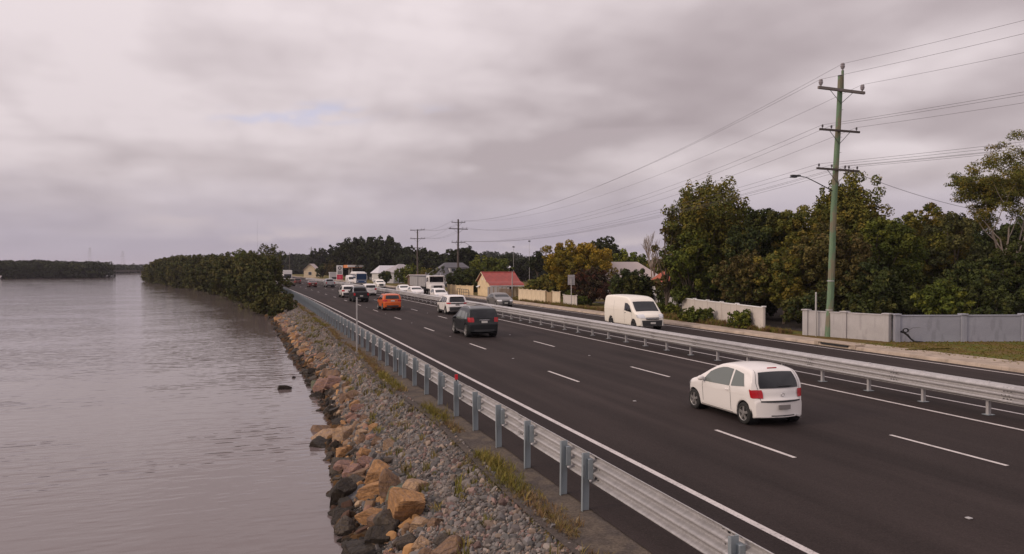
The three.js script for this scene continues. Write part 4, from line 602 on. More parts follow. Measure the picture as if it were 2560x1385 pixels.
// ---- the bus
{
  const b = thing('coach_bus', 'white roofed bus with a blue windscreen among the oncoming traffic', 'bus', [24.3, 0, -191], Math.PI);
  part('body', rbox(2.5, 2.55, 11.5, 0.16, 0, 1.62, 0, 3), M.carWhite, b);
  part('roof_pod', rbox(2.2, 0.3, 9.5, 0.12, 0, 2.98, 0.4), M.trimWhite, b);
  part('windscreen', rbox(2.36, 1.45, 0.12, 0.05, 0, 1.95, -5.74), M.glassBlue, b);
  part('lower_panel', rbox(2.42, 0.62, 0.12, 0.05, 0, 0.82, -5.74), M.carBlue, b);
  for (const sg of [-1, 1]) for (let k = 0; k < 6; k++) part('side_window', rbox(0.05, 0.9, 1.55, 0.02, sg * 1.25, 2.05, -4.4 + k * 1.72), M.glassBlue, b);
  for (const sg of [-1, 1]) part('headlight', rbox(0.34, 0.2, 0.06, 0.03, sg * 0.9, 0.82, -5.82), M.lamp, b);
  for (const sg of [-1, 1]) part('mirror', rbox(0.16, 0.42, 0.12, 0.03, sg * 1.42, 2.25, -5.95), M.plastic, b);
  for (const s of [3.4, -3.0]) for (const sg of [-1, 1]) wheel(b, sg * 1.1, s, 0.48, 0.28, M.rim, 6);
}
// ---- tipper truck with two bins
{
  const t = thing('tipper_truck', 'white cab tipper truck towing grey bins in the kerb lane', 'truck', [26.0, 0, -117.5], Math.PI);
  const cab = part('cab', rbox(2.35, 2.0, 1.9, 0.14, 0, 1.95, -2.8, 3), M.carWhite, t);
  part('bonnet', rbox(2.2, 0.95, 1.1, 0.14, 0, 1.15, -4.15, 3), M.carWhite, t);
  part('windscreen', rbox(2.1, 0.78, 0.08, 0.03, 0, 2.36, -3.74), M.glass, cab).position.set(0, 0, 0);
  part('grille', rbox(1.3, 0.8, 0.06, 0.02, 0, 1.1, -4.72), M.plastic, t); part('bumper', rbox(2.4, 0.36, 0.3, 0.05, 0, 0.55, -4.72), M.chrome, t);
  part('sun_visor', rbox(2.3, 0.1, 0.35, 0.03, 0, 2.88, -3.85), M.carWhite, t);
  for (const sg of [-1, 1]) { part('headlight', rbox(0.32, 0.22, 0.06, 0.03, sg * 0.88, 1.0, -4.72), M.lamp, t); part('mirror', rbox(0.12, 0.6, 0.2, 0.03, sg * 1.42, 2.3, -3.5), M.chrome, t); part('exhaust_stack', cyl(0.08, 0.07, 1.7, sg * 1.15, 1.7, -1.7), M.chrome, t); part('side_window', rbox(0.06, 0.6, 0.8, 0.02, sg * 1.17, 2.35, -2.9), M.glass, t); }
  const bin = (z, L) => { const p = part('tipper_bin', rbox(2.45, 1.55, L, 0.05, 0, 2.0, z), M.steel, t); part('bin_rim', rbox(2.55, 0.12, L + 0.06, 0.03, 0, 2.8, z), M.darkSteel, p); for (let k = 0; k <= 4; k++) for (const sg of [-1, 1]) part('rib', box(0.06, 1.5, 0.09, sg * 1.24, 2.0, z - L / 2 + 0.1 + k * (L - 0.2) / 4), M.steel, p); };
  bin(1.2, 4.9); bin(7.6, 6.2);
  part('chassis', box(0.9, 0.25, 14.5, 0, 0.9, 3.0), M.darkSteel, t); part('drawbar', beam(V(0, 0.8, 3.9), V(0, 0.8, 4.9), 0.08), M.darkSteel, t);
  for (const s of [3.9, -0.6, -1.9, -5.6, -6.9, -9.2]) for (const sg of [-1, 1]) wheel(t, sg * 1.05, s, 0.5, 0.32, M.rim, 6);
}
// ---- box truck far up the road
{
  const t = thing('box_truck', 'white box truck far up the road at the bend', 'truck', [9.3, 0, -232], -yaw(232));
  part('cargo_box', rbox(2.4, 2.5, 6.2, 0.06, 0, 2.1, 0), M.carWhite, t); part('rear_door', rbox(2.0, 1.1, 0.04, 0.02, 0, 1.7, 3.12), M.plastic, t); part('cab', rbox(2.2, 2.0, 1.8, 0.12, 0, 1.6, -4.1), M.carWhite, t); part('chassis', box(0.8, 0.25, 8, 0, 0.72, -0.6), M.darkSteel, t);
  for (const s of [4.0, -1.8]) for (const sg of [-1, 1]) wheel(t, sg * 0.98, s, 0.45, 0.28, M.rim, 6);
}
// ---------------------------------------------------------------- trees: trunk and limbs, and a crown of leaf-sized faces in clumps
function leafCloud(clumps, R, size, pal, { stretch = 1.5, fold = 0.35, up = 0.35, shell = 0.5 } = {}) {
  let N = 0; for (const c of clumps) N += c.n; const P = new Float32Array(N * 12), K = new Float32Array(N * 12), I = new Uint32Array(N * 6); let q = 0;
  const nrm = V(0, 0, 0), t = V(0, 0, 0), b = V(0, 0, 0);
  for (const c of clumps) for (let i = 0; i < c.n; i++) {
    const z = 2 * R() - 1, a = R() * 6.2832, s = Math.sqrt(1 - z * z), dx = s * Math.cos(a), dy = z, dz = s * Math.sin(a);
    const k = (shell + (1 - shell) * Math.pow(R(), 0.45)) * (0.78 + 0.44 * noise2(dx * 2.3 + c.x * 1.7 + 50, dz * 2.3 + dy * 2 + c.y + 50));
    const px = c.x + dx * k * c.rx, py = c.y + dy * k * c.ry, pz = c.z + dz * k * c.rx;
    nrm.set(dx + (R() - 0.5) * 1.8, dy + up + (R() - 0.5) * 1.8, dz + (R() - 0.5) * 1.8).normalize(); t.set(R() - 0.5, R() - 0.5 - 0.25, R() - 0.5).cross(nrm).normalize(); b.copy(nrm).cross(t);
    const L = size * (0.6 + 0.8 * R()) * 0.5, W = L / stretch, f = fold * W; const o = q * 12;
    P[o] = px - t.x * L; P[o + 1] = py - t.y * L; P[o + 2] = pz - t.z * L; P[o + 3] = px + b.x * W + nrm.x * f; P[o + 4] = py + b.y * W + nrm.y * f; P[o + 5] = pz + b.z * W + nrm.z * f;
    P[o + 6] = px + t.x * L; P[o + 7] = py + t.y * L; P[o + 8] = pz + t.z * L; P[o + 9] = px - b.x * W + nrm.x * f; P[o + 10] = py - b.y * W + nrm.y * f; P[o + 11] = pz - b.z * W + nrm.z * f;
    const w = R() < 0.72 ? c.col : Math.floor(R() * pal.length), cc = pal[w % pal.length], m = (0.72 + 0.56 * R()) * c.tone; for (let v = 0; v < 4; v++) { K[o + v * 3] = cc[0] * m; K[o + v * 3 + 1] = cc[1] * m; K[o + v * 3 + 2] = cc[2] * m; }
    const e = q * 4, y = q * 6; I[y] = e; I[y + 1] = e + 1; I[y + 2] = e + 2; I[y + 3] = e; I[y + 4] = e + 2; I[y + 5] = e + 3; q++;
  }
  const g = new THREE.BufferGeometry(); g.setAttribute('position', new THREE.BufferAttribute(P, 3)); g.setAttribute('color', new THREE.BufferAttribute(K, 3)); g.setIndex(new THREE.BufferAttribute(I, 1)); const gg = g.toNonIndexed(); gg.computeVertexNormals(); return gg;
}
const PAL = {
  dark: [[0.0400, 0.0500, 0.0131], [0.0533, 0.0620, 0.0149], [0.0320, 0.0428, 0.0149], [0.0692, 0.0667, 0.0168]],
  olive: [[0.1313, 0.1174, 0.0211], [0.1050, 0.1036, 0.0197], [0.1663, 0.1244, 0.0223], [0.0840, 0.0900, 0.0197]],
  brown: [[0.0796, 0.0693, 0.0204], [0.0966, 0.0755, 0.0222], [0.0591, 0.0630, 0.0184], [0.1136, 0.0831, 0.0277]],
  green: [[0.0933, 0.1066, 0.0168], [0.0740, 0.0937, 0.0168], [0.1222, 0.1250, 0.0187], [0.0579, 0.0710, 0.0149]],
  yellow: [[0.2345, 0.1663, 0.0188], [0.1851, 0.1398, 0.0188], [0.1481, 0.1225, 0.0206], [0.2715, 0.1730, 0.0206]],
  red: [[0.0722, 0.0328, 0.0212], [0.0529, 0.0346, 0.0192], [0.0962, 0.0385, 0.0250], [0.0433, 0.0346, 0.0173]],
  mangrove: [[0.0666, 0.0707, 0.0223], [0.0841, 0.0798, 0.0245], [0.0521, 0.0590, 0.0201], [0.0986, 0.0856, 0.0269]],
  gum: [[0.0804, 0.0854, 0.0288], [0.0673, 0.0724, 0.0266], [0.1063, 0.0984, 0.0311], [0.0570, 0.0570, 0.0222]],
  hill: [[0.0240, 0.0306, 0.0130], [0.0315, 0.0375, 0.0146], [0.0389, 0.0425, 0.0146], [0.0204, 0.0255, 0.0130]],
};
let seedNo = 1;
function tree(name, label, x, d, H, Rd, o = {}) {
  const R = rng(7000 + seedNo++ * 37), base = o.base ?? 0.1, root = thing(name, label, o.category ?? 'tree', [x, base, -d], 0, o.group);
  const tH = H * (o.trunk ?? 0.2), cy = tH + (H - tH) * 0.5, ry = (H - tH) * 0.5, pal = PAL[o.pal ?? 'dark'], size = o.leaf ?? 0.3, clumps = [], nC = Math.round((o.clumps ?? 26) * 0.62);
  const lobes = [], top = o.spires ? 0.88 : 1;
  for (let i = 0; i < nC; i++) {
    const zz = 1 - 2 * (i + 0.5) / nC, a = i * 2.39996 + R() * 0.8, rr = Math.sqrt(Math.max(0, 1 - zz * zz)), k = 0.35 + 0.55 * Math.pow(R(), 0.7);
    const cr = Rd * (o.lump ?? 0.36) * (0.65 + 0.7 * R()), wid = o.taper ? lerp(1, o.taper, clamp((zz + 1) / 2)) : 1;
    lobes.push({ x: Math.cos(a) * rr * k * Rd * wid, y: cy + zz * (ry * top - cr * 0.6) * (0.7 + 0.3 * R()), z: Math.sin(a) * rr * k * Rd * wid, rx: cr, ry: cr * (0.7 + 0.4 * R()), col: Math.floor(R() * pal.length), tone: 0.8 + 0.4 * R() });
  }
  for (const c of lobes) { const n = o.sub ?? 11; for (let i = 0; i < n; i++) { const z = 1 - 2 * (i + R()) / n, a = i * 2.4 + R() * 1.2, s = Math.sqrt(Math.max(0, 1 - z * z)), k = 0.72 + 0.45 * R(), cr = c.rx * (0.26 + 0.24 * R()); clumps.push({ x: c.x + Math.cos(a) * s * k * c.rx, y: c.y + z * k * c.ry, z: c.z + Math.sin(a) * s * k * c.rx, rx: cr, ry: cr * (0.6 + 0.5 * R()), col: R() < 0.7 ? c.col : Math.floor(R() * pal.length), tone: c.tone * (0.85 + 0.3 * R()) }); } }
  if (o.spires) for (let i = 0; i < o.spires; i++) { const a = R() * 6.283, k = Math.sqrt(R()) * 0.8, cr = Rd * 0.10 * (0.7 + 0.6 * R()), tp = H * (1 - 0.34 * k * k - 0.10 * R()); for (let s = 0; s < 6; s++) clumps.push({ x: Math.cos(a) * k * Rd + (R() - 0.5) * cr, y: tp - cr * 0.9 - s * cr * 1.5, z: Math.sin(a) * k * Rd + (R() - 0.5) * cr, rx: cr * (0.55 + 0.2 * s), ry: cr * 1.1, col: Math.floor(R() * pal.length), tone: 0.9 + 0.25 * R() }); }
  let area = 0; for (const c of clumps) area += c.rx * c.ry; const tot = o.n ?? clamp(Math.round(area * 12.57 * (o.dense ?? 1.0) / (size * size * 0.33)), 300, 42000); for (const c of clumps) c.n = Math.max(8, Math.round(tot * c.rx * c.ry / area));
  const tr = o.trunkR ?? Math.max(0.07, H * 0.018), wood = [], lean = [(R() - 0.5) * 0.1 * H, (R() - 0.5) * 0.1 * H], fork = V(lean[0] * 0.5, tH + (H - tH) * 0.28, lean[1] * 0.5);
  wood.push(tube([V(0, -0.15, 0), V(lean[0] * 0.1, tH * 0.5, lean[1] * 0.1), V(lean[0] * 0.3, tH, lean[1] * 0.3), fork, V(lean[0], cy + ry * 0.5, lean[1])], [tr * 1.25, tr, tr * 0.9, tr * 0.7, tr * 0.2], 8));
  lobes.forEach((c, i) => { const m = V(lerp(fork.x, c.x, 0.45) + (R() - 0.5) * 0.2, lerp(tH * 0.9, c.y, 0.55), lerp(fork.z, c.z, 0.45)); const s = V(lean[0] * 0.3, lerp(tH * 0.8, c.y - c.ry, 0.3 * R()), lean[1] * 0.3); wood.push(tube([s, m, V(c.x, c.y, c.z)], [tr * 0.5, tr * 0.33, tr * 0.1], 5)); });
  part('trunk', merge(wood), o.bark ?? M.bark, root);
  part('crown', leafCloud(clumps, R, size, pal, { stretch: o.stretch ?? 1.5, shell: o.shell ?? 0.45 }), M.leaf, root);
  return root;
}
// ---- the stand of trees behind the pale walls
tree('plane_tree', 'tall olive brown tree with upright spiky top, left end of the tree stand', 37.7, 59.2, 12.5, 4.6, { pal: 'olive', leaf: 0.21, spires: 24, clumps: 40, taper: 0.62, trunk: 0.12 });
tree('plane_tree', 'slim olive tree at the far left edge of the tree stand', 33.6, 58.9, 9.2, 1.25, { pal: 'brown', leaf: 0.20, spires: 4, clumps: 18, trunk: 0.12 });
tree('broadleaf_tree', 'dark green tree hanging low in front of the tall olive tree', 35.0, 57.5, 7.6, 2.3, { pal: 'green', leaf: 0.20, trunk: 0.1 });
tree('broadleaf_tree', 'dark green rounded tree right of the tall olive tree', 38.3, 52.6, 9.0, 2.7, { pal: 'dark', leaf: 0.20, trunk: 0.14, clumps: 32 });
tree('broadleaf_tree', 'narrow dark tree with thin top, left of the green power pole', 39.3, 50.1, 9.4, 2.6, { pal: 'olive', leaf: 0.19, trunk: 0.14, spires: 4 });
tree('plane_tree', 'tall brown green tree with upright top right behind the green power pole', 47.6, 53.7, 12.4, 4.2, { pal: 'olive', leaf: 0.21, spires: 20, clumps: 38, taper: 0.65, trunk: 0.12 });
tree('broadleaf_tree', 'brownish leafed tree directly behind the green power pole', 38.4, 45.2, 6.9, 2.5, { pal: 'brown', leaf: 0.19, trunk: 0.16, clumps: 30 });
tree('broadleaf_tree', 'dense green tree right of the green power pole', 43.5, 45.6, 7.8, 2.8, { pal: 'green', leaf: 0.19, trunk: 0.12, clumps: 32 });
tree('broadleaf_tree', 'dark olive tree behind the sapling at the grey wall', 50.6, 48.5, 9.1, 2.6, { pal: 'olive', leaf: 0.19, trunk: 0.14, clumps: 30 });
tree('broadleaf_tree', 'dark leafy tree left of the tall gum tree', 50.8, 46.1, 8.9, 2.2, { pal: 'gum', leaf: 0.19, trunk: 0.2, clumps: 26, dense: 0.7 });
tree('broadleaf_tree', 'dark low tree at the right edge of the photo', 51.3, 41.0, 6.2, 2.2, { pal: 'dark', leaf: 0.19, trunk: 0.1 });
tree('broadleaf_tree', 'dark rounded tree behind the tall gum tree', 59.5, 51.9, 8.2, 3.0, { pal: 'dark', leaf: 0.20, trunk: 0.12, clumps: 30 });
tree('broadleaf_tree', 'low brownish tree overhanging the white panel fence', 34.0, 48.6, 5.2, 2.0, { pal: 'brown', leaf: 0.18, trunk: 0.2 });
tree('broadleaf_tree', 'low dark tree in the driveway gap between the two walls', 36.0, 46.7, 5.4, 1.9, { pal: 'olive', leaf: 0.18, trunk: 0.22 });
tree('broadleaf_tree', 'low dark tree behind the first grey wall panels', 39.4, 42.0, 4.6, 2.0, { pal: 'dark', leaf: 0.18, trunk: 0.14 });
tree('broadleaf_tree', 'low bushy tree behind the long blue grey wall', 46.1, 40.6, 4.5, 2.1, { pal: 'dark', leaf: 0.18, trunk: 0.14 });
tree('sapling_tree', 'young green tree spilling over the wall where grey meets blue grey', 37.6, 34.9, 3.3, 1.45, { pal: 'green', leaf: 0.22, trunk: 0.3, clumps: 18, trunkR: 0.05 });
for (const [x, d, H, r] of [[35.4, 42.6, 2.6, 1.7], [37.6, 40.6, 2.4, 1.7], [41.6, 42.8, 3.0, 2.0], [44.4, 38.6, 2.8, 1.9], [48.4, 37.4, 3.0, 2.0], [43.0, 49.5, 3.6, 2.4], [47.0, 45.4, 3.4, 2.4], [36.6, 51.2, 3.0, 1.9], [38.8, 56.0, 3.4, 2.3], [51.8, 36.4, 3.0, 2.0], [36.4, 62.5, 3.2, 2.0], [40.6, 47.2, 2.8, 1.9]]) tree('understory_bush', 'dark bush filling the shade under the tree stand', x, d, H, r, { pal: 'dark', leaf: 0.22, trunk: 0.03, category: 'bush', group: 'shrubs under the tree stand', clumps: 16 });
for (const [x, d, H, r] of [[46.6, 70.9, 9.2, 4], [51.3, 67.2, 8.6, 4], [57.2, 65.3, 9.2, 4], [63.4, 63.2, 8.9, 4], [68.8, 61.4, 8.6, 4], [74.3, 59.6, 9.4, 3.6], [42, 66, 7.6, 3.6]]) tree('background_tree', 'dark tree filling the back row behind the tree stand', x, d, H, r, { pal: 'dark', leaf: 0.42, trunk: 0.06, group: 'back row trees' });
// ---- the tall gum with an open crown
{
  const R = rng(991), t = thing('gum_tree', 'tall gum tree with pale bare trunks and open airy crown at the right edge', 'tree', [54.8, 0.1, -45.0]);
  const wood = [], clumps = [];
  const grow = (p, dir, len, r, lev) => {
    const pts = [p], rad = [r]; let q = p.clone(), v = dir.clone(); const n = 4;
    for (let i = 1; i <= n; i++) { v.add(V((R() - 0.5) * 0.28, 0.07 * lev, (R() - 0.5) * 0.28)).normalize(); q = q.clone().addScaledVector(v, len / n); pts.push(q); rad.push(r * (1 - 0.42 * i / n)); }
    wood.push(tube(pts, rad, 6));
    if (lev >= 2) for (let e = 0; e < 3; e++) clumps.push({ x: q.x + (R() - 0.5) * 1.1 * (e > 0), y: q.y + (R() - 0.45) * 0.7 * (e > 0), z: q.z + (R() - 0.5) * 1.1 * (e > 0), rx: 0.38 + 0.42 * R(), ry: 0.2 + 0.2 * R(), col: Math.floor(R() * 4), tone: 0.85 + 0.3 * R() });
    if (lev < 4) { const k = lev === 0 ? 3 : 2 + (R() < 0.45 ? 1 : 0); for (let i = 0; i < k; i++) { const a = R() * 6.28 , sp = lev === 0 ? 0.55 : 1.0; const w = v.clone().add(V(Math.cos(a) * sp, 0.12 + 0.2 * R(), Math.sin(a) * sp)).normalize(); const st = pts[lev === 0 ? 4 - (i % 2) : n - (i % 2)]; grow(st, w, len * (0.62 + 0.24 * R()), rad[n] * 0.78, lev + 1); } }
  };
  grow(V(0, -0.1, 0), V(-0.05, 1, 0.02), 4.3, 0.20, 0); grow(V(0.5, -0.1, 0.3), V(0.10, 1, -0.03), 4.6, 0.15, 0);
  for (const c of clumps) c.n = Math.round(150 * c.rx);
  part('trunk', merge(wood), M.barkPale, t); part('crown', leafCloud(clumps, R, 0.17, PAL.olive, { stretch: 2.4, shell: 0.15 }), M.leaf, t);
}
// ---- leafless tree
{
  const R = rng(551), t = thing('bare_tree', 'leafless grey tree left of the tree stand', 'tree', [42.7, 0.1, -78.5]), wood = [];
  const grow = (p, dir, len, r, lev) => { const v = dir.clone().add(V((R() - 0.5) * 0.15, 0.1, (R() - 0.5) * 0.15)).normalize(), q = p.clone().addScaledVector(v, len); wood.push(tube([p, p.clone().lerp(q, 0.5).add(V((R() - 0.5) * 0.06, 0, (R() - 0.5) * 0.06)), q], [r, r * 0.8, r * 0.6], 4)); if (lev < 5) for (let i = 0; i < 3; i++) { const a = R() * 6.28; grow(p.clone().lerp(q, 0.6 + 0.4 * R()), v.clone().add(V(Math.cos(a) * 0.45, 0.25, Math.sin(a) * 0.45)).normalize(), len * (0.62 + 0.2 * R()), r * 0.62, lev + 1); } };
  grow(V(0, -0.1, 0), V(0, 1, 0), 2.9, 0.15, 0); part('trunk', merge(wood), M.barkPale, t);
}
// ---- roadside and garden trees up the street
tree('willow_tree', 'golden yellow autumn tree behind the roadside sign', 39.6, 92.3, 7.4, 4.7, { pal: 'yellow', leaf: 0.24, trunk: 0.08, clumps: 44, lump: 0.28 });
tree('garden_tree', 'bronze topped tree rising left of the golden tree', 49.9, 120.4, 7.4, 2.0, { pal: 'brown', leaf: 0.4, trunk: 0.2, dense: 0.7 });
tree('garden_tree', 'dark domed tree behind the golden tree', 53.1, 114.1, 8.5, 3.6, { pal: 'hill', leaf: 0.42, trunk: 0.2 });
tree('garden_bush', 'dark red leafed bush right of the roadside sign', 34.8, 77.4, 4.2, 2.45, { pal: 'red', leaf: 0.18, trunk: 0.04, category: 'bush', clumps: 34, lump: 0.3 });
tree('garden_bush', 'round dark green bush in front of the grey roofed house', 34.4, 66.8, 3.8, 2.25, { pal: 'dark', leaf: 0.24, trunk: 0.1, category: 'bush', clumps: 34, lump: 0.3 });
tree('garden_tree', 'mid green tree behind the grey roofed house', 52.1, 103.9, 6.3, 2.8, { pal: 'green', leaf: 0.4, trunk: 0.2 });
tree('garden_tree', 'low green tree behind the roof, left of the leafless tree', 52.8, 96.0, 5.6, 2.0, { pal: 'olive', leaf: 0.4, trunk: 0.2 });
tree('gum_sapling', 'airy gum tree left of two beyond the red roofed cottage', 52.1, 140.8, 7.2, 1.7, { pal: 'hill', leaf: 0.4, trunk: 0.4, dense: 0.55, open: true });
tree('gum_sapling', 'airy gum tree right of two beyond the red roofed cottage', 56.8, 144.4, 7.0, 1.9, { pal: 'hill', leaf: 0.4, trunk: 0.4, dense: 0.55, open: true });
tree('garden_tree', 'bright green tree just behind the red roof ridge', 43.3, 143.7, 6.3, 3.6, { pal: 'green', leaf: 0.46, trunk: 0.1 });
tree('garden_tree', 'dark pointed tree right of the bright green tree behind the red roof', 66.5, 204, 7.6, 3.2, { pal: 'hill', leaf: 0.46, trunk: 0.1, taper: 0.6 });
tree('garden_tree', 'low dark tree beside the white two storey house', 72.5, 206, 6.6, 3.8, { pal: 'hill', leaf: 0.46, trunk: 0.1 });
tree('garden_tree', 'dark spreading tree behind the middle power pole', 49.0, 184, 9.4, 4.4, { pal: 'hill', leaf: 0.46, trunk: 0.2, clumps: 30 });
tree('garden_bush', 'deep green hedge bush left of the red roofed cottage', 33.4, 124.2, 3.8, 3.0, { pal: 'dark', leaf: 0.24, trunk: 0.04, category: 'bush' });
const hillLabel = 'dark evergreen tree in the wooded rise behind the service station';
for (const [x, d, H, r] of [[27.1, 338.8, 13, 4.6], [30.9, 295.4, 12.5, 5.2], [33.3, 273.5, 13.8, 6.4], [36.4, 264, 15.2, 7.6], [40.3, 258.5, 13.6, 6.6], [43, 249.2, 11.5, 4.8], [46.3, 242.8, 11.3, 4.2], [49.1, 236.6, 10.3, 4.4], [51.5, 230.5, 9.2, 4], [53.1, 226.8, 8.4, 2.6], [38.5, 250, 9.5, 5.2], [46, 232, 8, 4.6], [35.4, 285, 9, 5]]) tree('rise_tree', hillLabel, x, d, H, r, { pal: 'hill', leaf: 0.75, trunk: 0.06, clumps: 30, dense: 1.0, lump: 0.33, group: 'trees on the wooded rise' });
for (const [x, d, H, r, l, p] of [[34.8, 188.7, 4.2, 2.2, 'green bush beside the grey weatherboard house', 'green'], [35.5, 177.9, 4.6, 2.5, 'bright green rounded tree left of the tipper bins', 'green'], [37, 172.1, 3.9, 2.3, 'olive bush behind the tipper bins', 'olive'], [31.6, 195, 3.2, 1.55, 'small dark bush in front of the white roofed house', 'dark'], [35.8, 285, 6.8, 2.9, 'pale olive cone shaped tree right of the service station canopy', 'olive'], [37.6, 161.4, 4.3, 1.9, 'dark bush behind the truck cab', 'dark'], [27.6, 288, 7, 2.6, 'olive tree left of the service station price sign', 'brown'], [24.8, 300, 5.5, 2.4, 'dark green tree beside the cream building up the road', 'dark']]) tree('street_tree', l, x, d, H, r, { pal: p, leaf: 0.5, trunk: 0.08, clumps: 18 });
for (const [x, d, H, r, l] of [[36.4, 99, 2.3, 1.6, 'rounded bush right of the cottage behind the cream fence'], [38.4, 96.5, 2.6, 1.8, 'olive bush left of the golden tree'], [41, 106, 3.4, 2.2, 'dark bush behind the cottage garden']]) tree('garden_bush', l, x, d, H, r, { pal: 'olive', leaf: 0.26, trunk: 0.04, category: 'bush', clumps: 18 });
// low shrubs at the fences
for (const [x, d, H, r, l] of [[31.5, 50.8, 0.95, 1.1, 'low olive shrub at the foot of the white panel fence'], [30.75, 44.2, 1.25, 0.75, 'leafy shrub near the right end of the white panel fence'], [33.4, 59.2, 0.8, 1.2, 'low shrub at the left end of the white panel fence'], [33.6, 77.0, 0.8, 1.1, 'small green shrub at the base of the dark red bush'], [36.2, 86, 1.5, 1.0, 'small shrub behind the cream panel fence']]) tree('fence_shrub', l, x, d, H, r, { pal: 'green', leaf: 0.2, trunk: 0.02, category: 'shrub', clumps: 14, lump: 0.42, trunkR: 0.03 });
// ---- mangroves along the river
const mg = 'mangroves along the river bend', mgl = 'dense olive mangrove tree in the thicket along the river bend';
for (const [x, d, H, r] of [[1.9, 97.5, 3.6, 1.5], [0.8, 106.6, 5.4, 2.4], [-0.4, 122, 7.0, 3.6], [-3.0, 148, 7.6, 4.4], [-7.0, 176, 8.1, 5.0], [-11.6, 204, 8.6, 5.4], [-17.4, 234, 8.9, 5.8], [-23.6, 266, 8.9, 6.0], [-30.2, 298, 8.3, 6.0], [-35.4, 328, 6.6, 5.0], [2.0, 113, 6.6, 2.9], [0.8, 137, 7.3, 3.8], [-1.8, 162, 7.8, 4.6], [-6.4, 192, 8.4, 5.2], [-13, 224, 8.9, 5.8], [-20, 258, 9.2, 6.2], [-28, 296, 8.8, 6.4], [-1, 187, 8, 5.0]])
  tree('mangrove_tree', mgl, x, d, H + 0.35, r, { base: Math.max(landY(x, d), WATER) - 0.1, pal: 'mangrove', leaf: 0.24 + d * 0.0008, trunk: 0.0, clumps: 78, lump: 0.23, sub: 8, dense: 0.95, group: mg });
{ const R = rng(808), cl = []; for (let i = 0; i < 150; i++) { const d = lerp(97, 345, Math.pow(R(), 0.9)), x = shore(d) + (R() - 0.3) * 1.8; cl.push({ x, y: WATER + 0.5 + 0.7 * R(), z: -d, rx: 0.9 + 1.2 * R() + d * 0.003, ry: 0.7 + 0.5 * R(), col: Math.floor(R() * 4), tone: 0.8 + 0.3 * R(), n: 150 }); } const m = single('mangrove_fringe', leafCloud(cl, R, 0.34, PAL.mangrove, { shell: 0.3 }), M.leaf, 'low mangrove growth trailing along the waterline under the thicket', 'undergrowth'); m.userData.kind = 'stuff'; }
tree('casuarina_tree', 'taller wispy tree sticking out above the mangroves beside the road', 2.4, 119, 8.6, 2.2, { base: -0.9, pal: 'mangrove', leaf: 0.21, trunk: 0.5, clumps: 24, lump: 0.24, dense: 0.5, open: true, bark: M.barkPale });
tree('casuarina_tree', 'smaller wispy tree above the middle of the mangrove thicket', -2.6, 159, 8.9, 2.0, { base: -0.9, pal: 'green', leaf: 0.21, trunk: 0.5, clumps: 16, lump: 0.26, dense: 0.55, open: true });
for (const [x, d, H, r, l] of [[2.7, 95, 1.9, 1.2, 'low green bush at the end of the rock bank'], [1.5, 100, 1.5, 1.3, 'low bush overhanging the water beside the mangroves'], [3.6, 87, 2.0, 0.9, 'dry bush between the guardrail and the mangroves'], [2.4, 88.5, 1.2, 0.8, 'small bush among the last rocks of the bank']]) tree('bank_bush', l, x, d, H, r, { base: landY(x, d), pal: 'mangrove', leaf: 0.26, trunk: 0.02, category: 'bush', clumps: 18, trunkR: 0.04 });
// ---- woods too far off to count
function wood(name, label, pts, size, pal, seed) {
  const R = rng(seed), cl = pts(R); let a = 0; for (const c of cl) { c.col = Math.floor(R() * 4); c.tone = 0.85 + 0.3 * R(); c.n = Math.round(c.rx * c.ry * 12.6 / (size * size * 0.30)); a += c.n; }
  const m = single(name, leafCloud(cl, R, size, PAL[pal], { shell: 0.72 }), M.leaf, label, 'woodland'); m.userData.kind = 'stuff'; return m;
}
wood('island_wood', 'dark low woodland covering the island across the river', R => { const l = []; for (let i = 0; i < 330; i++) { const t = R(), k = Math.sqrt(R()) * 0.94, a = R() * 6.283, x = -190 + Math.cos(a) * 124 * k, z = -482 + Math.sin(a) * 58 * k, edge = clamp((1 - k) * 3.2), h = (8.0 + 3.0 * noise2(x * 0.03 + 9, 4)) * lerp(0.78, 1, edge); for (const q of [0.2, 0.62]) l.push({ x, y: WATER + 0.4 + h * q, z, rx: 4.2 + 2.2 * R(), ry: h * 0.36 }); } return l; }, 1.25, 'hill', 31);
wood('far_wood', 'thin dark line of woodland on the far bank at the river mouth', R => { const l = []; for (let i = 0; i < 260; i++) { const x = lerp(-700, 130, R()), z = -748 - 60 * R(), h = 5.5 + 4 * noise2(x * 0.02 + 40, 2) + (x > -20 ? 3 : 0); l.push({ x, y: -0.6 + h * 0.45, z, rx: 6 + 4 * R(), ry: h * 0.55 }); } return l; }, 1.9, 'hill', 32);
wood('street_end_wood', 'hazy woodland closing the road beyond the service station', R => { const l = []; for (let i = 0; i < 210; i++) { const x = lerp(8, 190, R()), z = -lerp(470, 620, R()), h = 8.5 + 6 * noise2(x * 0.04, 7); l.push({ x, y: h * 0.45, z, rx: 6 + 4 * R(), ry: h * 0.55 }); } return l; }, 1.6, 'hill', 33);
wood('suburb_wood', 'low dark tree line behind the houses on the right', R => { const l = []; for (let i = 0; i < 190; i++) { const t = R(), x = lerp(60, 190, t), z = -lerp(265, 150, t) - 40 * R(), h = 5.2 + 2.6 * noise2(x * 0.08, 5); l.push({ x, y: h * 0.45, z, rx: 3.2 + 2.5 * R(), ry: h * 0.55 }); } return l; }, 1.0, 'hill', 34);
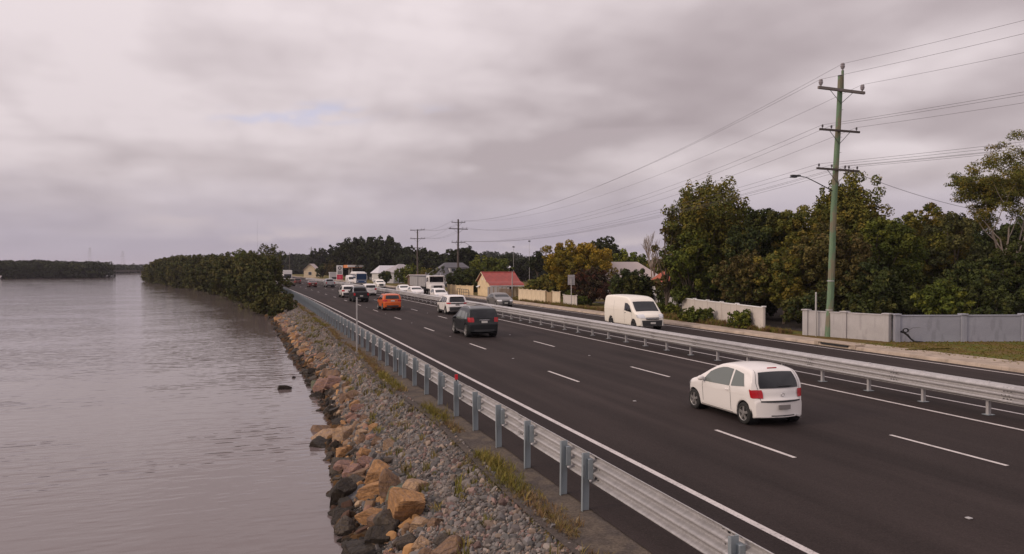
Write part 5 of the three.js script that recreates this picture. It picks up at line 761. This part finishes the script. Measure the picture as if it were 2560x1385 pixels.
// ---------------------------------------------------------------- power poles and wires
const poles = [];
function pole(name, label, x, d, H, r, arms, mat, lean = [0, 0], extra) {
  const p = thing(name, label, 'power pole', [x, 0.1, -d]);
  const pts = [], rad = []; for (let i = 0; i <= 14; i++) { const t = i / 14; pts.push(V(lean[0] * t + 0.03 * Math.sin(t * 9), t * H - 0.2, lean[1] * t)); rad.push(lerp(r, r * 0.68, t)); }
  const g = tube(pts, rad, 16); part('shaft', g, mat, p); part('pole_cap', cyl(r * 0.7, r * 0.62, 0.06, lean[0], H - 0.2, lean[1]), M.darkSteel, p);
  const off = y => [lean[0] * y / H, lean[1] * y / H], ends = [];
  for (const [y, L, pins, th, big, m, roll = 0] of arms) {
    const [ox, oz] = off(y), a = part('crossarm', rbox(L, th, th * 0.9, 0.012), m, p, [ox, y, oz + r * 0.9], [0, 0.0, roll]);
    for (const sg of [-1, 1]) part('brace', beam(V(sg * 0.02, -0.75 * Math.min(1, L / 2.6), -0.02), V(sg * L * 0.26, -0.03, 0), 0.016, 6), M.darkSteel, a);
    const row = [];
    for (const t of pins) { const q = part('insulator', big ? merge([cyl(0.05, 0.05, 0.10, 0, th / 2, 0, 8), cyl(0.10, 0.12, 0.12, 0, th / 2 + 0.10, 0, 12), cyl(0.13, 0.10, 0.08, 0, th / 2 + 0.22, 0, 12), cyl(0.12, 0.09, 0.09, 0, th / 2 + 0.30, 0, 12)]) : merge([cyl(0.02, 0.02, 0.10, 0, th / 2, 0, 6), cyl(0.05, 0.06, 0.09, 0, th / 2 + 0.07, 0, 10), cyl(0.055, 0.035, 0.06, 0, th / 2 + 0.16, 0, 10)]), big ? M.ceramic : M.ceramicDark, a, [t * L / 2, 0, 0]); row.push(V(x + ox + t * L / 2, 0.1 + y + th / 2 + (big ? 0.4 : 0.2) + Math.sin(roll) * t * L / 2, -d + oz + r * 0.9)); }
    ends.push(row);
  }
  extra?.(p, off, ends); poles.push(ends); return p;
}
pole('power_pole', 'tall weathered green timber power pole on the footpath, nearest the camera', 32.0, 37.5, 15.45, 0.205, [[14.40, 3.3, [-0.9, 0.9], 0.16, true, M.armWood, -0.03], [12.05, 2.85, [-0.86, -0.42, 0.84], 0.12, false, M.armDark, -0.01], [9.78, 3.0, [-0.9, -0.3, 0.34, 0.52, 0.92], 0.12, false, M.armDark, -0.02]], M.poleGreen, [0.62, 0.18], (p, off, ends) => {
  const [tx, tz] = off(15.45); part('top_bracket', box(0.09, 1.1, 0.12, tx + 0.17, 15.05, tz), M.poleGreen, p); part('insulator', merge([cyl(0.05, 0.05, 0.12, 0, 0, 0, 8), cyl(0.10, 0.13, 0.12, 0, 0.12, 0, 12), cyl(0.14, 0.10, 0.09, 0, 0.24, 0, 12), cyl(0.13, 0.09, 0.1, 0, 0.33, 0, 12)]), M.ceramic, p, [tx + 0.17, 15.6, tz]);
  ends[0].splice(1, 0, V(32.0 + tx + 0.17, 0.1 + 16.0, -37.5 + tz));
  const [lx, lz] = off(8.5); const arm = part('lamp_arm', tube([V(lx, 8.5, lz), V(lx - 1.2, 8.98, lz), V(lx - 2.0, 9.28, lz), V(lx - 2.5, 9.34, lz)], [0.034, 0.03, 0.026, 0.024], 8), M.darkSteel, p); part('lamp_head', rbox(0.62, 0.10, 0.22, 0.04, lx - 2.75, 9.35, lz), M.darkSteel, arm); part('lamp_glass', rbox(0.4, 0.06, 0.2, 0.025, lx - 2.9, 9.26, lz), M.pane, arm);
  for (const y of [11.7, 13.3, 10.8, 9.2]) { const [a, b] = off(y); part('step_peg', beam(V(a, y, b), V(a + 0.33, y + 0.02, b), 0.012, 6), M.darkSteel, p); }
  for (const y of [1.6, 3.3]) { const [a, b] = off(y); part('metal_strap', new THREE.CylinderGeometry(0.207, 0.209, 0.06, 18, 1, true), M.steel, p, [a, y, b]); }
});
const mid = [[11.7, 2.4, [-0.92, 0.52, 0.95], 0.10, false, M.armDark], [10.6, 3.3, [-0.86, 0.45, 0.88], 0.14, false, M.armDark, -0.02], [8.3, 2.4, [-0.92, -0.3, 0.4, 0.92], 0.10, false, M.armDark]];
pole('power_pole', 'dark power pole with three crossarms beside the red roofed cottage', 33.2, 128.8, 12.4, 0.20, [...mid, [7.1, 1.2, [], 0.10, false, M.armDark]], M.poleWood, [0, 0], (p) => { part('service_bracket', tube([V(1.2, 8.3, 0), V(1.7, 8.0, 0), V(2.2, 7.6, 0)], [0.03, 0.03, 0.02], 6), M.darkSteel, p); });
pole('power_pole', 'dark power pole with two upper crossarms behind the tipper bins', 34.6, 170.2, 12.6, 0.19, [[12.3, 3.3, [-0.9, 0.5, 0.9], 0.13, false, M.armDark, 0.05], [10.4, 3.3, [-0.9, 0.5, 0.9], 0.13, false, M.armDark, 0.02], [8.4, 2.4, [-0.9, 0.9], 0.1, false, M.armDark]], M.poleWood);
pole('power_pole', 'greenish power pole against the wooded rise', 33.1, 272, 12.0, 0.19, [[10.9, 2.6, [-0.9, 0.9], 0.12, false, M.armWood], [9.2, 2.6, [-0.9, 0.9], 0.12, false, M.armWood]], M.poleGreen);
pole('power_pole', 'pale pole left of the service station price sign', 27.2, 392, 14.2, 0.2, [[13, 2.4, [-0.9, 0.9], 0.12, false, M.armWood]], M.poleGreen);
pole('power_pole', 'distant pole left of the cream building', 19.6, 450, 12.5, 0.18, [[11.8, 2.4, [-0.9, 0.9], 0.12, false, M.armDark]], M.poleWood);
function wire(a, b, sag, r, label, group) {
  const pts = []; for (let i = 0; i <= 28; i++) { const t = i / 28, p = a.clone().lerp(b, t); p.y -= 4 * sag * t * (1 - t); pts.push(p); }
  return single('power_line', tube(pts, pts.map(() => r), 5), M.wire, label, 'power line', group);
}
{
  const rowName = ['top', 'middle', 'bottom'], sag = [2.3, 2.5, 1.5], pos = [['left', 'centre', 'right'], ['left', 'inner', 'right'], ['first', 'second', 'third', 'fourth', 'last']];
  poles[0].forEach((row, k) => row.forEach((p, i) => {
    const far = poles[1][k], q = far[Math.min(i, far.length - 1)].clone(); if (k === 2) q.z -= 0; 
    wire(p, q.add(V(0, 0, i > far.length - 1 ? 0.3 : 0)), sag[k], 0.008, `${pos[k][i]} wire from the near pole's ${rowName[k]} crossarm, running up the road`);
    const back = V(p.x + 1.4 + (k === 0 ? [0, 0.4, 0][i] : 0), p.y + [0.5, 0.2, -0.2][k], 50); wire(p, back, [1.9, 1.5, 1.2][k], 0.008, `${pos[k][i]} wire from the near pole's ${rowName[k]} crossarm, running to the right edge`);
  }));
  for (let k = 0; k < 2; k++) for (let i = 0; i < 3; i++) wire(poles[1][k][i], poles[2][k][i], 0.9, 0.012, `overhead wire between the two dark power poles, crossarm ${['one', 'two'][k]}, ${pos[0][i]} side`);
  wire(V(32.9, 10.0, -37.3), V(49, 8.2, -42), 0.25, 0.014, 'service wire sloping down from the near pole towards the tree stand');
}
// ---------------------------------------------------------------- walls and fences
function panelWall(name, label, pts, H, mat, capMat, step, thick = 0.12, postW = 0.34, postMat = mat, cap = true) {
  const root = thing(name, label, name.includes('fence') ? 'fence' : 'wall', [pts[0][0], 0.08, -pts[0][1]]); const o = pts[0];
  for (let s = 0; s < pts.length - 1; s++) {
    const [x0, d0] = pts[s], [x1, d1] = pts[s + 1], L = Math.hypot(x1 - x0, d1 - d0), n = Math.max(1, Math.round(L / step)), an = Math.atan2(d1 - d0, x1 - x0), w = L / n;
    for (let i = 0; i < n; i++) { const t = (i + 0.5) / n; part('panel', rbox(w - (postW ? postW : 0.03) + (postW ? 0.06 : 0), H, thick, 0.015, 0, H / 2, 0), mat, root, [lerp(x0, x1, t) - o[0], 0, -(lerp(d0, d1, t) - o[1])], [0, an, 0]); if (cap) part('coping', rbox(w - postW + 0.06, 0.07, thick + 0.06, 0.012, 0, H + 0.035, 0), capMat, root, [lerp(x0, x1, t) - o[0], 0, -(lerp(d0, d1, t) - o[1])], [0, an, 0]); }
    if (postW) for (let i = s ? 1 : 0; i <= n; i++) { const t = i / n, g = part('pillar', rbox(postW, H + 0.06, postW * 0.9, 0.015, 0, (H + 0.06) / 2, 0), postMat, root, [lerp(x0, x1, t) - o[0], 0, -(lerp(d0, d1, t) - o[1])], [0, an, 0]); if (cap) part('pillar_cap', rbox(postW + 0.1, 0.08, postW + 0.08, 0.015, 0, H + 0.10, 0), capMat, g); }
  }
  return root;
}
panelWall('rendered_wall', 'grey rendered wall with pillars starting beside the green power pole', [[31.6, 38.9], [33.0, 34.05]], 1.46, M.wallGrey, M.wallGrey, 2.5, 0.14, 0.34);
panelWall('rendered_wall', 'long blue grey wall behind the lawn at the right edge', [[33.35, 33.75], [36.9, 32.7], [40.2, 31.8], [43.4, 30.9], [46.6, 30.0], [49.8, 29.1]], 1.44, M.wallBlue, M.wallBlue, 9, 0.14, 0.30);
panelWall('panel_fence', 'white panel fence with capped posts under the low trees', [[31.0, 42.2], [31.9, 46.4], [34.2, 57.4]], 1.5, M.wallWhite, M.trimWhite, 2.9, 0.08, 0.16, M.wallWhite);
panelWall('rendered_wall', 'plain grey wall behind the delivery van', [[35.2, 60.2], [36.0, 66.5], [36.6, 73]], 1.45, M.wallGrey, M.wallGrey, 3.2, 0.12, 0.2, M.wallGrey, false);
panelWall('panel_fence', 'cream coloured steel panel fence beside the footpath', [[30.55, 89.3], [31.1, 81.6]], 1.42, M.creamPale, M.creamPale, 1.28, 0.05, 0.06, M.tanPanel);
panelWall('panel_fence', 'brown gate panel in the cream fence', [[31.12, 81.3], [31.22, 80.0]], 1.3, M.tanPanel, M.tanPanel, 1.4, 0.05, 0.06, M.tanPanel);
panelWall('panel_fence', 'short cream fence panel left of the roadside sign', [[31.25, 79.8], [31.4, 78.0]], 1.40, M.creamPale, M.creamPale, 1.8, 0.05, 0.09, M.creamPale);
panelWall('panel_fence', 'low pale fence running behind the roadside sign', [[31.6, 77.5], [31.9, 74.6]], 1.1, M.wallWhite, M.wallWhite, 2.2, 0.05, 0.07, M.wallWhite);
panelWall('panel_fence', 'cream low fence left of the red roofed cottage', [[29.1, 111.5], [30.5, 109.6]], 1.35, M.cream, M.cream, 1.5, 0.06, 0.08, M.cream);
panelWall('panel_fence', 'cream low fence along the kerb before the cottage gable', [[28.7, 118], [29.1, 111.9]], 1.35, M.cream, M.cream, 2.0, 0.06, 0.08, M.cream);
{ // weathered timber screen in front of the cottage verandah
  const f = thing('paling_fence', 'grey timber paling screen in front of the cottage verandah', 'fence', [30.3, 0.1, -101.6]);
  for (let i = 0; i < 26; i++) part('paling', rbox(0.135, 1.45 + 0.05 * Math.sin(i * 5.1), 0.03, 0.006, 0, 0.72, 0), i % 5 === 2 ? M.timber : M.greyBoard, f, [0.05 + i * 0.075, 0, 0.30 * i * 0.46], [0, -1.06, 0]);
  const h = thing('paling_fence', 'brown timber side fence right of the cottage verandah', 'fence', [30.6, 0.1, -97.2]);
  for (let i = 0; i < 24; i++) part('paling', rbox(0.14, 1.35 + 0.06 * Math.sin(i * 3.3), 0.03, 0.006, 0, 0.68, 0), M.timber, h, [0.02 * i, 0, 0.155 * i * 1.0 + 0], [0, Math.PI / 2 - 0.12, 0]);
  const k = thing('hand_rail', 'dark steel hand rail beside the footpath in front of the cream low fence', 'railing', [28.5, 0.13, -105]);
  for (let i = 0; i < 6; i++) part('upright', cyl(0.035, 0.035, 0.95, 0.0, 0, -i * 1.2, 8), M.darkSteel, k);
  part('top_rail', tube([V(0, 0, 0.5), V(0, 0.7, 0.45), V(0, 0.95, 0.1), V(0, 0.95, -6.2)], [0.035, 0.035, 0.035, 0.035], 8), M.darkSteel, k); part('mid_rail', beam(V(0, 0.5, 0.2), V(0, 0.5, -6.1), 0.03), M.darkSteel, k);
}
// ---------------------------------------------------------------- signs and small street furniture
{
  const s = thing('road_sign', 'back of a grey rectangular road sign on a post by the footpath', 'sign', [31.45, 0.13, -75.0], -0.35);
  part('post', cyl(0.05, 0.05, 2.9, 0, 0, 0, 10), M.steel, s); part('sign_plate', rbox(0.72, 1.05, 0.02, 0.008, 0, 2.75, -0.06), M.signBack, s); for (const y of [2.45, 3.05]) part('clamp', box(0.5, 0.05, 0.04, 0, y, -0.03), M.steel, s);
  const p = thing('street_light', 'slim grey light column right of the red roofed cottage', 'street light', [31.4, 0.13, -94.3]);
  part('column', cyl(0.08, 0.05, 3.5, 0, 0, 0, 10), M.steel, p); part('base_sleeve', cyl(0.11, 0.10, 0.5, 0, 0, 0, 10), M.steel, p);
  for (const [x, d, H, l] of [[58.6, 175, 8.9, 'thin floodlight mast above the houses, left of two'], [61.5, 172, 10.2, 'thin floodlight mast above the houses, right of two']]) { const m = thing('light_mast', l, 'mast', [x, 0.1, -d]); part('mast_shaft', cyl(0.05, 0.03, H, 0, 0, 0, 8), M.steel, m); part('lamp_head', rbox(0.5, 0.3, 0.2, 0.03, 0, H, 0), M.darkSteel, m); }
  for (const [x, d, H, l] of [[17.5, 480, 12.5, 'distant street light on the left of the road end'], [20.5, 470, 11, 'distant street light on the right of the road end']]) { const m = thing('street_light', l, 'street light', [x, 0.1, -d]); part('column', cyl(0.14, 0.09, H, 0, 0, 0, 8), M.darkSteel, m); part('lamp_head', rbox(2.4, 0.2, 0.4, 0.06, 0, H, 0), M.darkSteel, m); }
  const rm = thing('radio_mast', 'very thin radio mast rising behind the mangroves', 'mast', [3, 0, -520]); part('mast_shaft', cyl(0.05, 0.03, 30, 0, 0, 0, 6), M.wire, rm); part('aerial', cyl(0.03, 0.02, 4, 0, 30, 0, 5), M.wire, rm);
  const lb = thing('meter_box', 'small dark box on legs half hidden behind the green power pole', 'box', [32.25, 0.1, -38.0], 0.6); part('case', rbox(0.62, 0.46, 0.3, 0.02, 0, 0.78, 0), M.plastic, lb); part('shelf', rbox(0.8, 0.05, 0.36, 0.012, 0, 0.52, 0), M.darkSteel, lb); for (const sg of [-1, 1]) part('leg', box(0.04, 0.5, 0.04, sg * 0.3, 0.25, 0), M.darkSteel, lb);
  // the blackened bent branch lying against the wall
  const br = thing('fallen_branch', 'black bent branch with a looped end leaning on the blue grey wall', 'branch', [33.85, 0.1, -33.2]); br.scale.setScalar(0.8);
  part('stem', merge([tube([V(0.5, 0.05, 0.15), V(0.1, 0.12, 0.1), V(-0.15, 0.3, 0.05), V(-0.36, 0.55, 0), V(-0.62, 0.72, -0.05), V(-0.86, 0.78, -0.05)], [0.02, 0.055, 0.06, 0.075, 0.06, 0.075], 7), tube([V(0.1, 0.12, 0.1), V(0.9, 0.06, 0.1)], [0.05, 0.02], 6)]), M.black, br);
  part('loop', (() => { const g = new THREE.TorusGeometry(0.16, 0.045, 8, 18); g.scale(1.4, 0.8, 1); g.translate(-0.5, 0.86, -0.02); return g; })(), M.black, br); part('twig', tube([V(-0.3, 0.86, 0), V(0.1, 1.02, 0), V(0.75, 1.04, 0)], [0.02, 0.012, 0.008], 5), M.armDark, br);
}
// channel marker in the river and pylons on the skyline
{
  const c = thing('channel_marker', 'dark channel marker pile standing in the river mouth', 'marker', [-106, WATER, -585]); part('pile', cyl(0.55, 0.5, 5.0, 0, -1, 0, 10), M.poleWood, c); part('topmark', rbox(1.1, 1.3, 0.9, 0.1, 0, 4.4, 0), M.armDark, c);
  const b = thing('low_bridge', 'low dark timber bridge across the river mouth', 'bridge', [-100, WATER, -700]); part('deck', box(130, 0.9, 4, 0, 2.6, 0), M.armDark, b); for (let i = 0; i < 14; i++) part('pier', box(0.8, 4, 3, -60 + i * 9.2, 0.7, 0), M.armDark, b);
  const bt = thing('moored_boat', 'small white boat moored at the island on the left edge', 'boat', [-118, WATER, -432], 0.4); part('hull', (() => { const s = new THREE.Shape(); s.moveTo(-3.4, 1.1); s.lineTo(3.6, 1.3); s.lineTo(2.6, -0.2); s.lineTo(-3.2, -0.2); s.closePath(); const g = new THREE.ExtrudeGeometry(s, { depth: 2, bevelEnabled: true, bevelSize: 0.15, bevelThickness: 0.2, bevelSegments: 2 }); g.translate(0, 0.2, -1); return g; })(), M.white, bt); part('cabin', rbox(2.6, 1.3, 1.6, 0.15, -0.3, 1.9, 0), M.white, bt); part('cabin_window', box(1.6, 0.5, 1.64, -0.2, 2.0, 0), M.pane, bt);
  for (const [x, d, H, l] of [[-420, 1500, 42, 'faint lattice pylon above the left of the island'], [-265, 1500, 38, 'faint lattice pylon at the right end of the island'], [-228, 1600, 34, 'faint lattice pylon above the river mouth']]) {
    const p = thing('lattice_pylon', l, 'pylon', [x, 0, -d]); const g = []; for (const sx of [-1, 1]) for (const sz of [-1, 1]) g.push(beam(V(sx * 3, 0, sz * 3), V(sx * 0.6, H, sz * 0.6), 0.09, 5)); part('legs', merge(g), M.steel, p).userData.kind = 'stuff'; for (let k = 0; k < 3; k++) part('crossarm', box(10 - 2 * k, 0.2, 0.2, 0, H - 2 - 4 * (2 - k), 0), M.steel, p); for (let k = 0; k < 6; k++) part('lattice', merge([beam(V(-3 + k * 0.4, k * H / 6, 2), V(3 - (k + 1) * 0.4, (k + 1) * H / 6, 2), 0.06, 4), beam(V(3 - k * 0.4, k * H / 6, 2), V(-3 + (k + 1) * 0.4, (k + 1) * H / 6, 2), 0.06, 4)]), M.steel, p);
  }
}
// ---------------------------------------------------------------- buildings
function roofPrism(w, d, h, over = 0.35, hip = 0, t = 0.08) {       // ridge along x; hip insets the ridge ends
  const x = w / 2 + over, z = d / 2 + over, r = Math.max(0.05, x - hip), drop = h / (d / 2) * over, P = [];
  const tri = (a, b, c) => P.push(...a, ...b, ...c), quad = (a, b, c, e) => { tri(a, b, c); tri(a, c, e); };
  const lay = (dy, flip) => { const A = [-x, -drop + dy, z], B = [x, -drop + dy, z], Cc = [x, -drop + dy, -z], Dd = [-x, -drop + dy, -z], R1 = [-r, h + dy, 0], R2 = [r, h + dy, 0]; if (!flip) { quad(A, B, R2, R1); quad(Cc, Dd, R1, R2); if (hip) { tri(B, Cc, R2); tri(Dd, A, R1); } } else { quad(B, A, R1, R2); quad(Dd, Cc, R2, R1); if (hip) { tri(Cc, B, R2); tri(A, Dd, R1); } } return [A, B, Cc, Dd, R1, R2]; };
  const T = lay(t, false), U = lay(0, true); const E = hip ? [[0, 1], [1, 2], [2, 3], [3, 0]] : [[0, 1], [1, 5], [5, 2], [2, 3], [3, 4], [4, 0]]; for (const [a, b] of E) quad(U[a], U[b], T[b], T[a]);
  const g = new THREE.BufferGeometry(); g.setAttribute('position', new THREE.Float32BufferAttribute(P, 3)); const uv = []; for (let i = 0; i < P.length; i += 3) uv.push(P[i], P[i + 2]); g.setAttribute('uv', new THREE.Float32BufferAttribute(uv, 2)); g.computeVertexNormals(); return g;
}
function gableWall(w, d, wallH, h, t = 0.1) { const s = new THREE.Shape(); s.moveTo(-d / 2, 0); s.lineTo(d / 2, 0); s.lineTo(d / 2, wallH); s.lineTo(0, wallH + h); s.lineTo(-d / 2, wallH); s.closePath(); const g = new THREE.ExtrudeGeometry(s, { depth: w, bevelEnabled: false }); g.rotateY(Math.PI / 2); g.translate(-w / 2, 0, 0); return g; }
function house(name, label, x, d, turn, w, dp, wallH, h, wm, rm, { hip = 0, wins = [], over = 0.4, chim } = {}) {
  const b = thing(name, label, 'house', [x, 0.1, -d], turn);
  part('wall', hip ? box(w, wallH, dp, 0, wallH / 2, 0) : gableWall(w, dp, wallH, h), wm, b);
  const r = part('roof', roofPrism(w, dp, h, over, hip), rm, b, [0, wallH + 0.02, 0]);
  if (chim) part('chimney', box(0.5, 1.0, 0.5, chim, h * 0.8, 0), M.terracotta, r); part('gutter', box(w + 2 * over, 0.1, 0.1, 0, wallH - 0.12, dp / 2 + over), M.trimWhite, b);
  for (const [face, u, y, ww, hh] of wins) { const f = new THREE.Group(); f.name = 'window'; b.add(f); if (face === 'f') f.position.set(u, y, dp / 2 + 0.01); else { f.position.set(-w / 2 - 0.01, y, u); f.rotation.y = -Math.PI / 2; } part('frame', rbox(ww + 0.16, hh + 0.16, 0.06, 0.01), M.trimWhite, f); part('pane', box(ww, hh, 0.04, 0, 0, 0.025), M.pane, f); part('glazing_bar', box(0.04, hh, 0.05, 0, 0, 0.04), M.trimWhite, f); }
  return b;
}
{ // the cream cottage with the red roof: gable to the road, bullnose verandah to the camera
  const b = thing('cottage_house', 'cream cottage with a red iron roof and curved verandah beside the road', 'house', [33.2, 0.1, -106.2]); b.scale.setScalar(0.95);
  part('wall', gableWall(4.8, 5.2, 1.95, 1.45), M.cream, b);
  const prof = []; for (let i = 0; i <= 8; i++) { const t = i / 8; prof.push([t * 2.75, 3.52 - 1.35 * t]); } for (let i = 1; i <= 7; i++) { const t = i / 7; prof.push([2.75 + 1.75 * t, 2.17 - 0.10 * t - 0.42 * t * t * t]); }
  const sheet = (pr, sg) => grid(2, pr.length * 2 + 1, (i, j) => { const n = pr.length, q = j < n ? pr[j] : j < 2 * n ? pr[2 * n - 1 - j] : pr[0], dy = j < n || j === 2 * n ? 0.05 : 0; return [(i - 0.5) * 5.3, q[1] + dy, sg * q[0], (i - 0.5) * 5.3, q[0]]; });
  const r = part('roof', sheet(prof, 1), M.roofRed, b); part('rear_roof', sheet(prof.slice(0, 11), -1), M.roofRed, b); part('ridge_cap', tube([V(-2.67, 3.58, 0), V(2.67, 3.58, 0)], [0.08, 0.08], 8), M.roofRed, r); part('gable_cap', merge([beam(V(-2.66, 3.58, 0), V(-2.66, 2.2, 2.75), 0.05), beam(V(-2.66, 3.58, 0), V(-2.66, 2.2, -2.75), 0.05)]), M.creamPale, r);
  part('fascia', box(5.3, 0.14, 0.05, 0, 1.6, 4.5), M.trimWhite, b); for (let i = 0; i < 5; i++) part('verandah_post', box(0.09, 1.65, 0.09, -2.5 + i * 1.25, 0.8, 4.38), M.creamPale, b);
  part('verandah_end_wall', (() => { const s = new THREE.Shape(); s.moveTo(2.6, 0); s.lineTo(4.4, 0); s.lineTo(4.4, 1.55); s.quadraticCurveTo(3.9, 1.95, 2.6, 2.08); s.closePath(); const g = new THREE.ExtrudeGeometry(s, { depth: 0.08, bevelEnabled: false }); g.rotateY(-Math.PI / 2); g.translate(-2.42, 0, 0); return g; })(), M.cream, b);
  for (const [u, w, hh, y] of [[-1.5, 0.7, 0.9, 1.15], [0.9, 0.8, 0.9, 1.15]]) { const f = new THREE.Group(); f.name = 'window'; f.position.set(u, y, 2.61); b.add(f); part('frame', rbox(w + 0.14, hh + 0.14, 0.05, 0.01), M.trimWhite, f); part('pane', box(w, hh, 0.04, 0, 0, 0.02), M.pane, f); }
  const dr = part('door', rbox(0.85, 1.85, 0.05, 0.01, -0.4, 0.93, 2.62), M.houseBrown, b); part('handle', new THREE.SphereGeometry(0.035, 8, 6), M.chrome, dr, [-0.1, 0.95, 2.67]);
  part('window_awning', (() => { const g = box(0.5, 0.04, 1.0); g.rotateZ(0.5); g.translate(-2.6, 1.45, -1.7); return g; })(), M.trimWhite, b);
  part('vent', new THREE.CylinderGeometry(0.18, 0.18, 0.04, 12), M.trimWhite, b, [-2.42, 2.55, 0], [0, 0, Math.PI / 2]);
}
house('weatherboard_house', 'grey weatherboard house with a hipped roof and twin windows', 36.5, 201, 0.25, 7, 7, 2.9, 1.9, M.weather, M.roofGrey, { hip: 3.2, wins: [['f', -0.1, 1.55, 0.55, 1.1], ['f', 0.8, 1.55, 0.55, 1.1]] });
house('white_roof_house', 'house with a broad pale iron roof beside the grey weatherboard house', 37.0, 224, 0.2, 7.6, 6, 2.6, 1.9, M.housePale, M.roofPale, { hip: 1.6, wins: [['f', -2.2, 1.4, 1.2, 1.1], ['f', 1.5, 1.4, 1.2, 1.1]] });
{ const b = house('dormer_house', 'dark roofed house with a row of upper windows behind the truck cab', 41.0, 163, 0.1, 10, 8, 2.2, 2.8, M.weather, M.roofDark, { hip: 3.4, wins: [['f', -2.5, 1.3, 1.0, 0.9], ['f', 2.2, 1.3, 1.0, 0.9]] });
  const dm = part('dormer', box(3.8, 1.0, 2.2, 0, 3.45, 2.0), M.weather, b); part('dormer_roof', box(4.1, 0.1, 2.5, 0, 4.0, 2.0), M.roofDark, dm); for (let i = 0; i < 3; i++) part('dormer_window', rbox(0.85, 0.6, 0.05, 0.01, -1.15 + i * 1.15, 3.5, 3.12), M.pane, dm); }
{ const b = thing('two_storey_house', 'white two storey house with a blue glazed balcony behind the cottage', 'house', [57.5, 0.1, -191], -0.1); part('wall', box(9, 4.0, 6, 0, 2.0, 0), M.housePale, b); part('roof', roofPrism(9, 6, 0.5, 0.6), M.roofPale, b, [0, 4.0, 0]); for (let i = 0; i < 4; i++) { const w = part('window', rbox(1.6, 1.1, 0.06, 0.02, -3.1 + i * 2.05, 3.0, 3.02), M.trimWhite, b); part('pane', box(1.4, 0.92, 0.06, -3.1 + i * 2.05, 3.0, 3.04), M.glassBlue, w); } part('balcony_rail', box(9, 0.5, 0.06, 0, 1.95, 3.9), M.glassBlue, b); part('balcony_deck', box(9, 0.15, 1.0, 0, 1.65, 3.5), M.trimWhite, b); }
house('tiled_house', 'house with a wide pale grey roof behind the round green bush', 45.5, 92.5, -0.15, 9.5, 8, 2.5, 2.2, M.houseTan, M.roofTile, { hip: 2.6, wins: [['f', -2, 1.4, 1.2, 1.0], ['l', 0, 1.4, 1.2, 1.0]], chim: -3.6 });
house('terracotta_house', 'corner of a terracotta roof behind the left end of the tree stand', 44.4, 76.0, -0.2, 4.5, 5, 2.4, 1.4, M.housePale, M.terracotta, { hip: 1.5, wins: [['f', 0.5, 1.4, 0.9, 0.9]] });
house('brown_shed', 'low brown shed between the tipper bins and the green trees', 35.0, 168, 0.1, 5, 4, 1.9, 0.5, M.houseBrown, M.roofTile, { wins: [['f', 0.8, 1.0, 0.7, 0.7]] });
house('cream_building', 'small cream gabled building beside the far end of the road', 22.6, 322, 1.2, 5, 5, 3.2, 2.2, M.creamPale, M.roofTile, { wins: [['l', 0, 1.6, 1.2, 1.2]] });
{ // service station: canopy, shop and price sign
  const s = thing('service_station', 'service station canopy with a bright white and orange fascia', 'canopy', [33.4, 0.1, -262], 0.05);
  part('canopy_roof', rbox(8.5, 0.95, 9, 0.08, 0, 4.35, 0), M.orangeTrim, s); part('fascia', rbox(5.2, 0.72, 0.2, 0.05, -1.75, 4.45, 4.55), M.white, s); for (const x of [-2.6, 2.4]) for (const z of [-2.5, 2.5]) part('column', box(0.4, 4, 0.4, x, 2, z), M.trimWhite, s); for (const x of [-2.6, 2.4]) part('fuel_pump', rbox(0.8, 1.8, 0.5, 0.06, x, 0.9, 1.2), M.white, s);
  const h = thing('service_shop', 'dark fronted service station shop under the canopy', 'shop', [36.5, 0.1, -272]); part('wall', box(9, 3.4, 6, 0, 1.7, 0), M.houseBrown, h); part('roof', box(9.6, 0.25, 6.6, 0, 3.55, 0), M.roofGrey, h); part('shopfront', box(6.5, 2.0, 0.08, -0.5, 1.3, 3.02), M.pane, h);
  const p = thing('price_sign', 'tall white service station price sign with a red lower panel', 'sign', [25.6, 0.1, -246], 0.12);
  part('frame', rbox(1.9, 4.5, 0.34, 0.06, 0, 2.4, 0), M.white, p); part('red_panel', rbox(1.84, 1.55, 0.36, 0.04, 0, 1.05, 0), M.redSign, p);
  part('emblem_ring', new THREE.TorusGeometry(0.42, 0.12, 8, 24), M.darkSteel, p, [0, 3.85, 0.19]); for (let i = 0; i < 3; i++) part('price_row', box(1.3, 0.2, 0.02, 0, 2.9 - i * 0.36, 0.18), M.darkSteel, p);
  part('star_emblem', (() => { const q = new THREE.Shape(); for (let i = 0; i < 10; i++) { const a = i / 10 * 6.2832 + 0.3, r = i % 2 ? 0.26 : 0.5; q[i ? 'lineTo' : 'moveTo'](Math.cos(a) * r, Math.sin(a) * r); } q.closePath(); const g = new THREE.ExtrudeGeometry(q, { depth: 0.03, bevelEnabled: false }); g.translate(0, 1.05, 0.18); return g; })(), std({ color: C(0.72, 0.10, 0.16), roughness: 0.5 }), p);
  const wl = thing('kiosk_box', 'pale green kiosk beside the price sign', 'kiosk', [24.3, 0.1, -252]); part('wall', rbox(2.6, 2.4, 2, 0.06, 0, 1.2, 0), M.housePale, wl); part('opening', box(1.6, 0.6, 0.1, 0.2, 0.7, 1.0), M.plastic, wl); part('lid', rbox(2.8, 0.15, 2.2, 0.04, 0, 2.46, 0), M.trimWhite, wl);
}
scene.fog = new THREE.FogExp2(C(0.60, 0.56, 0.64), 0.00011);
renderer.render(scene, camera);
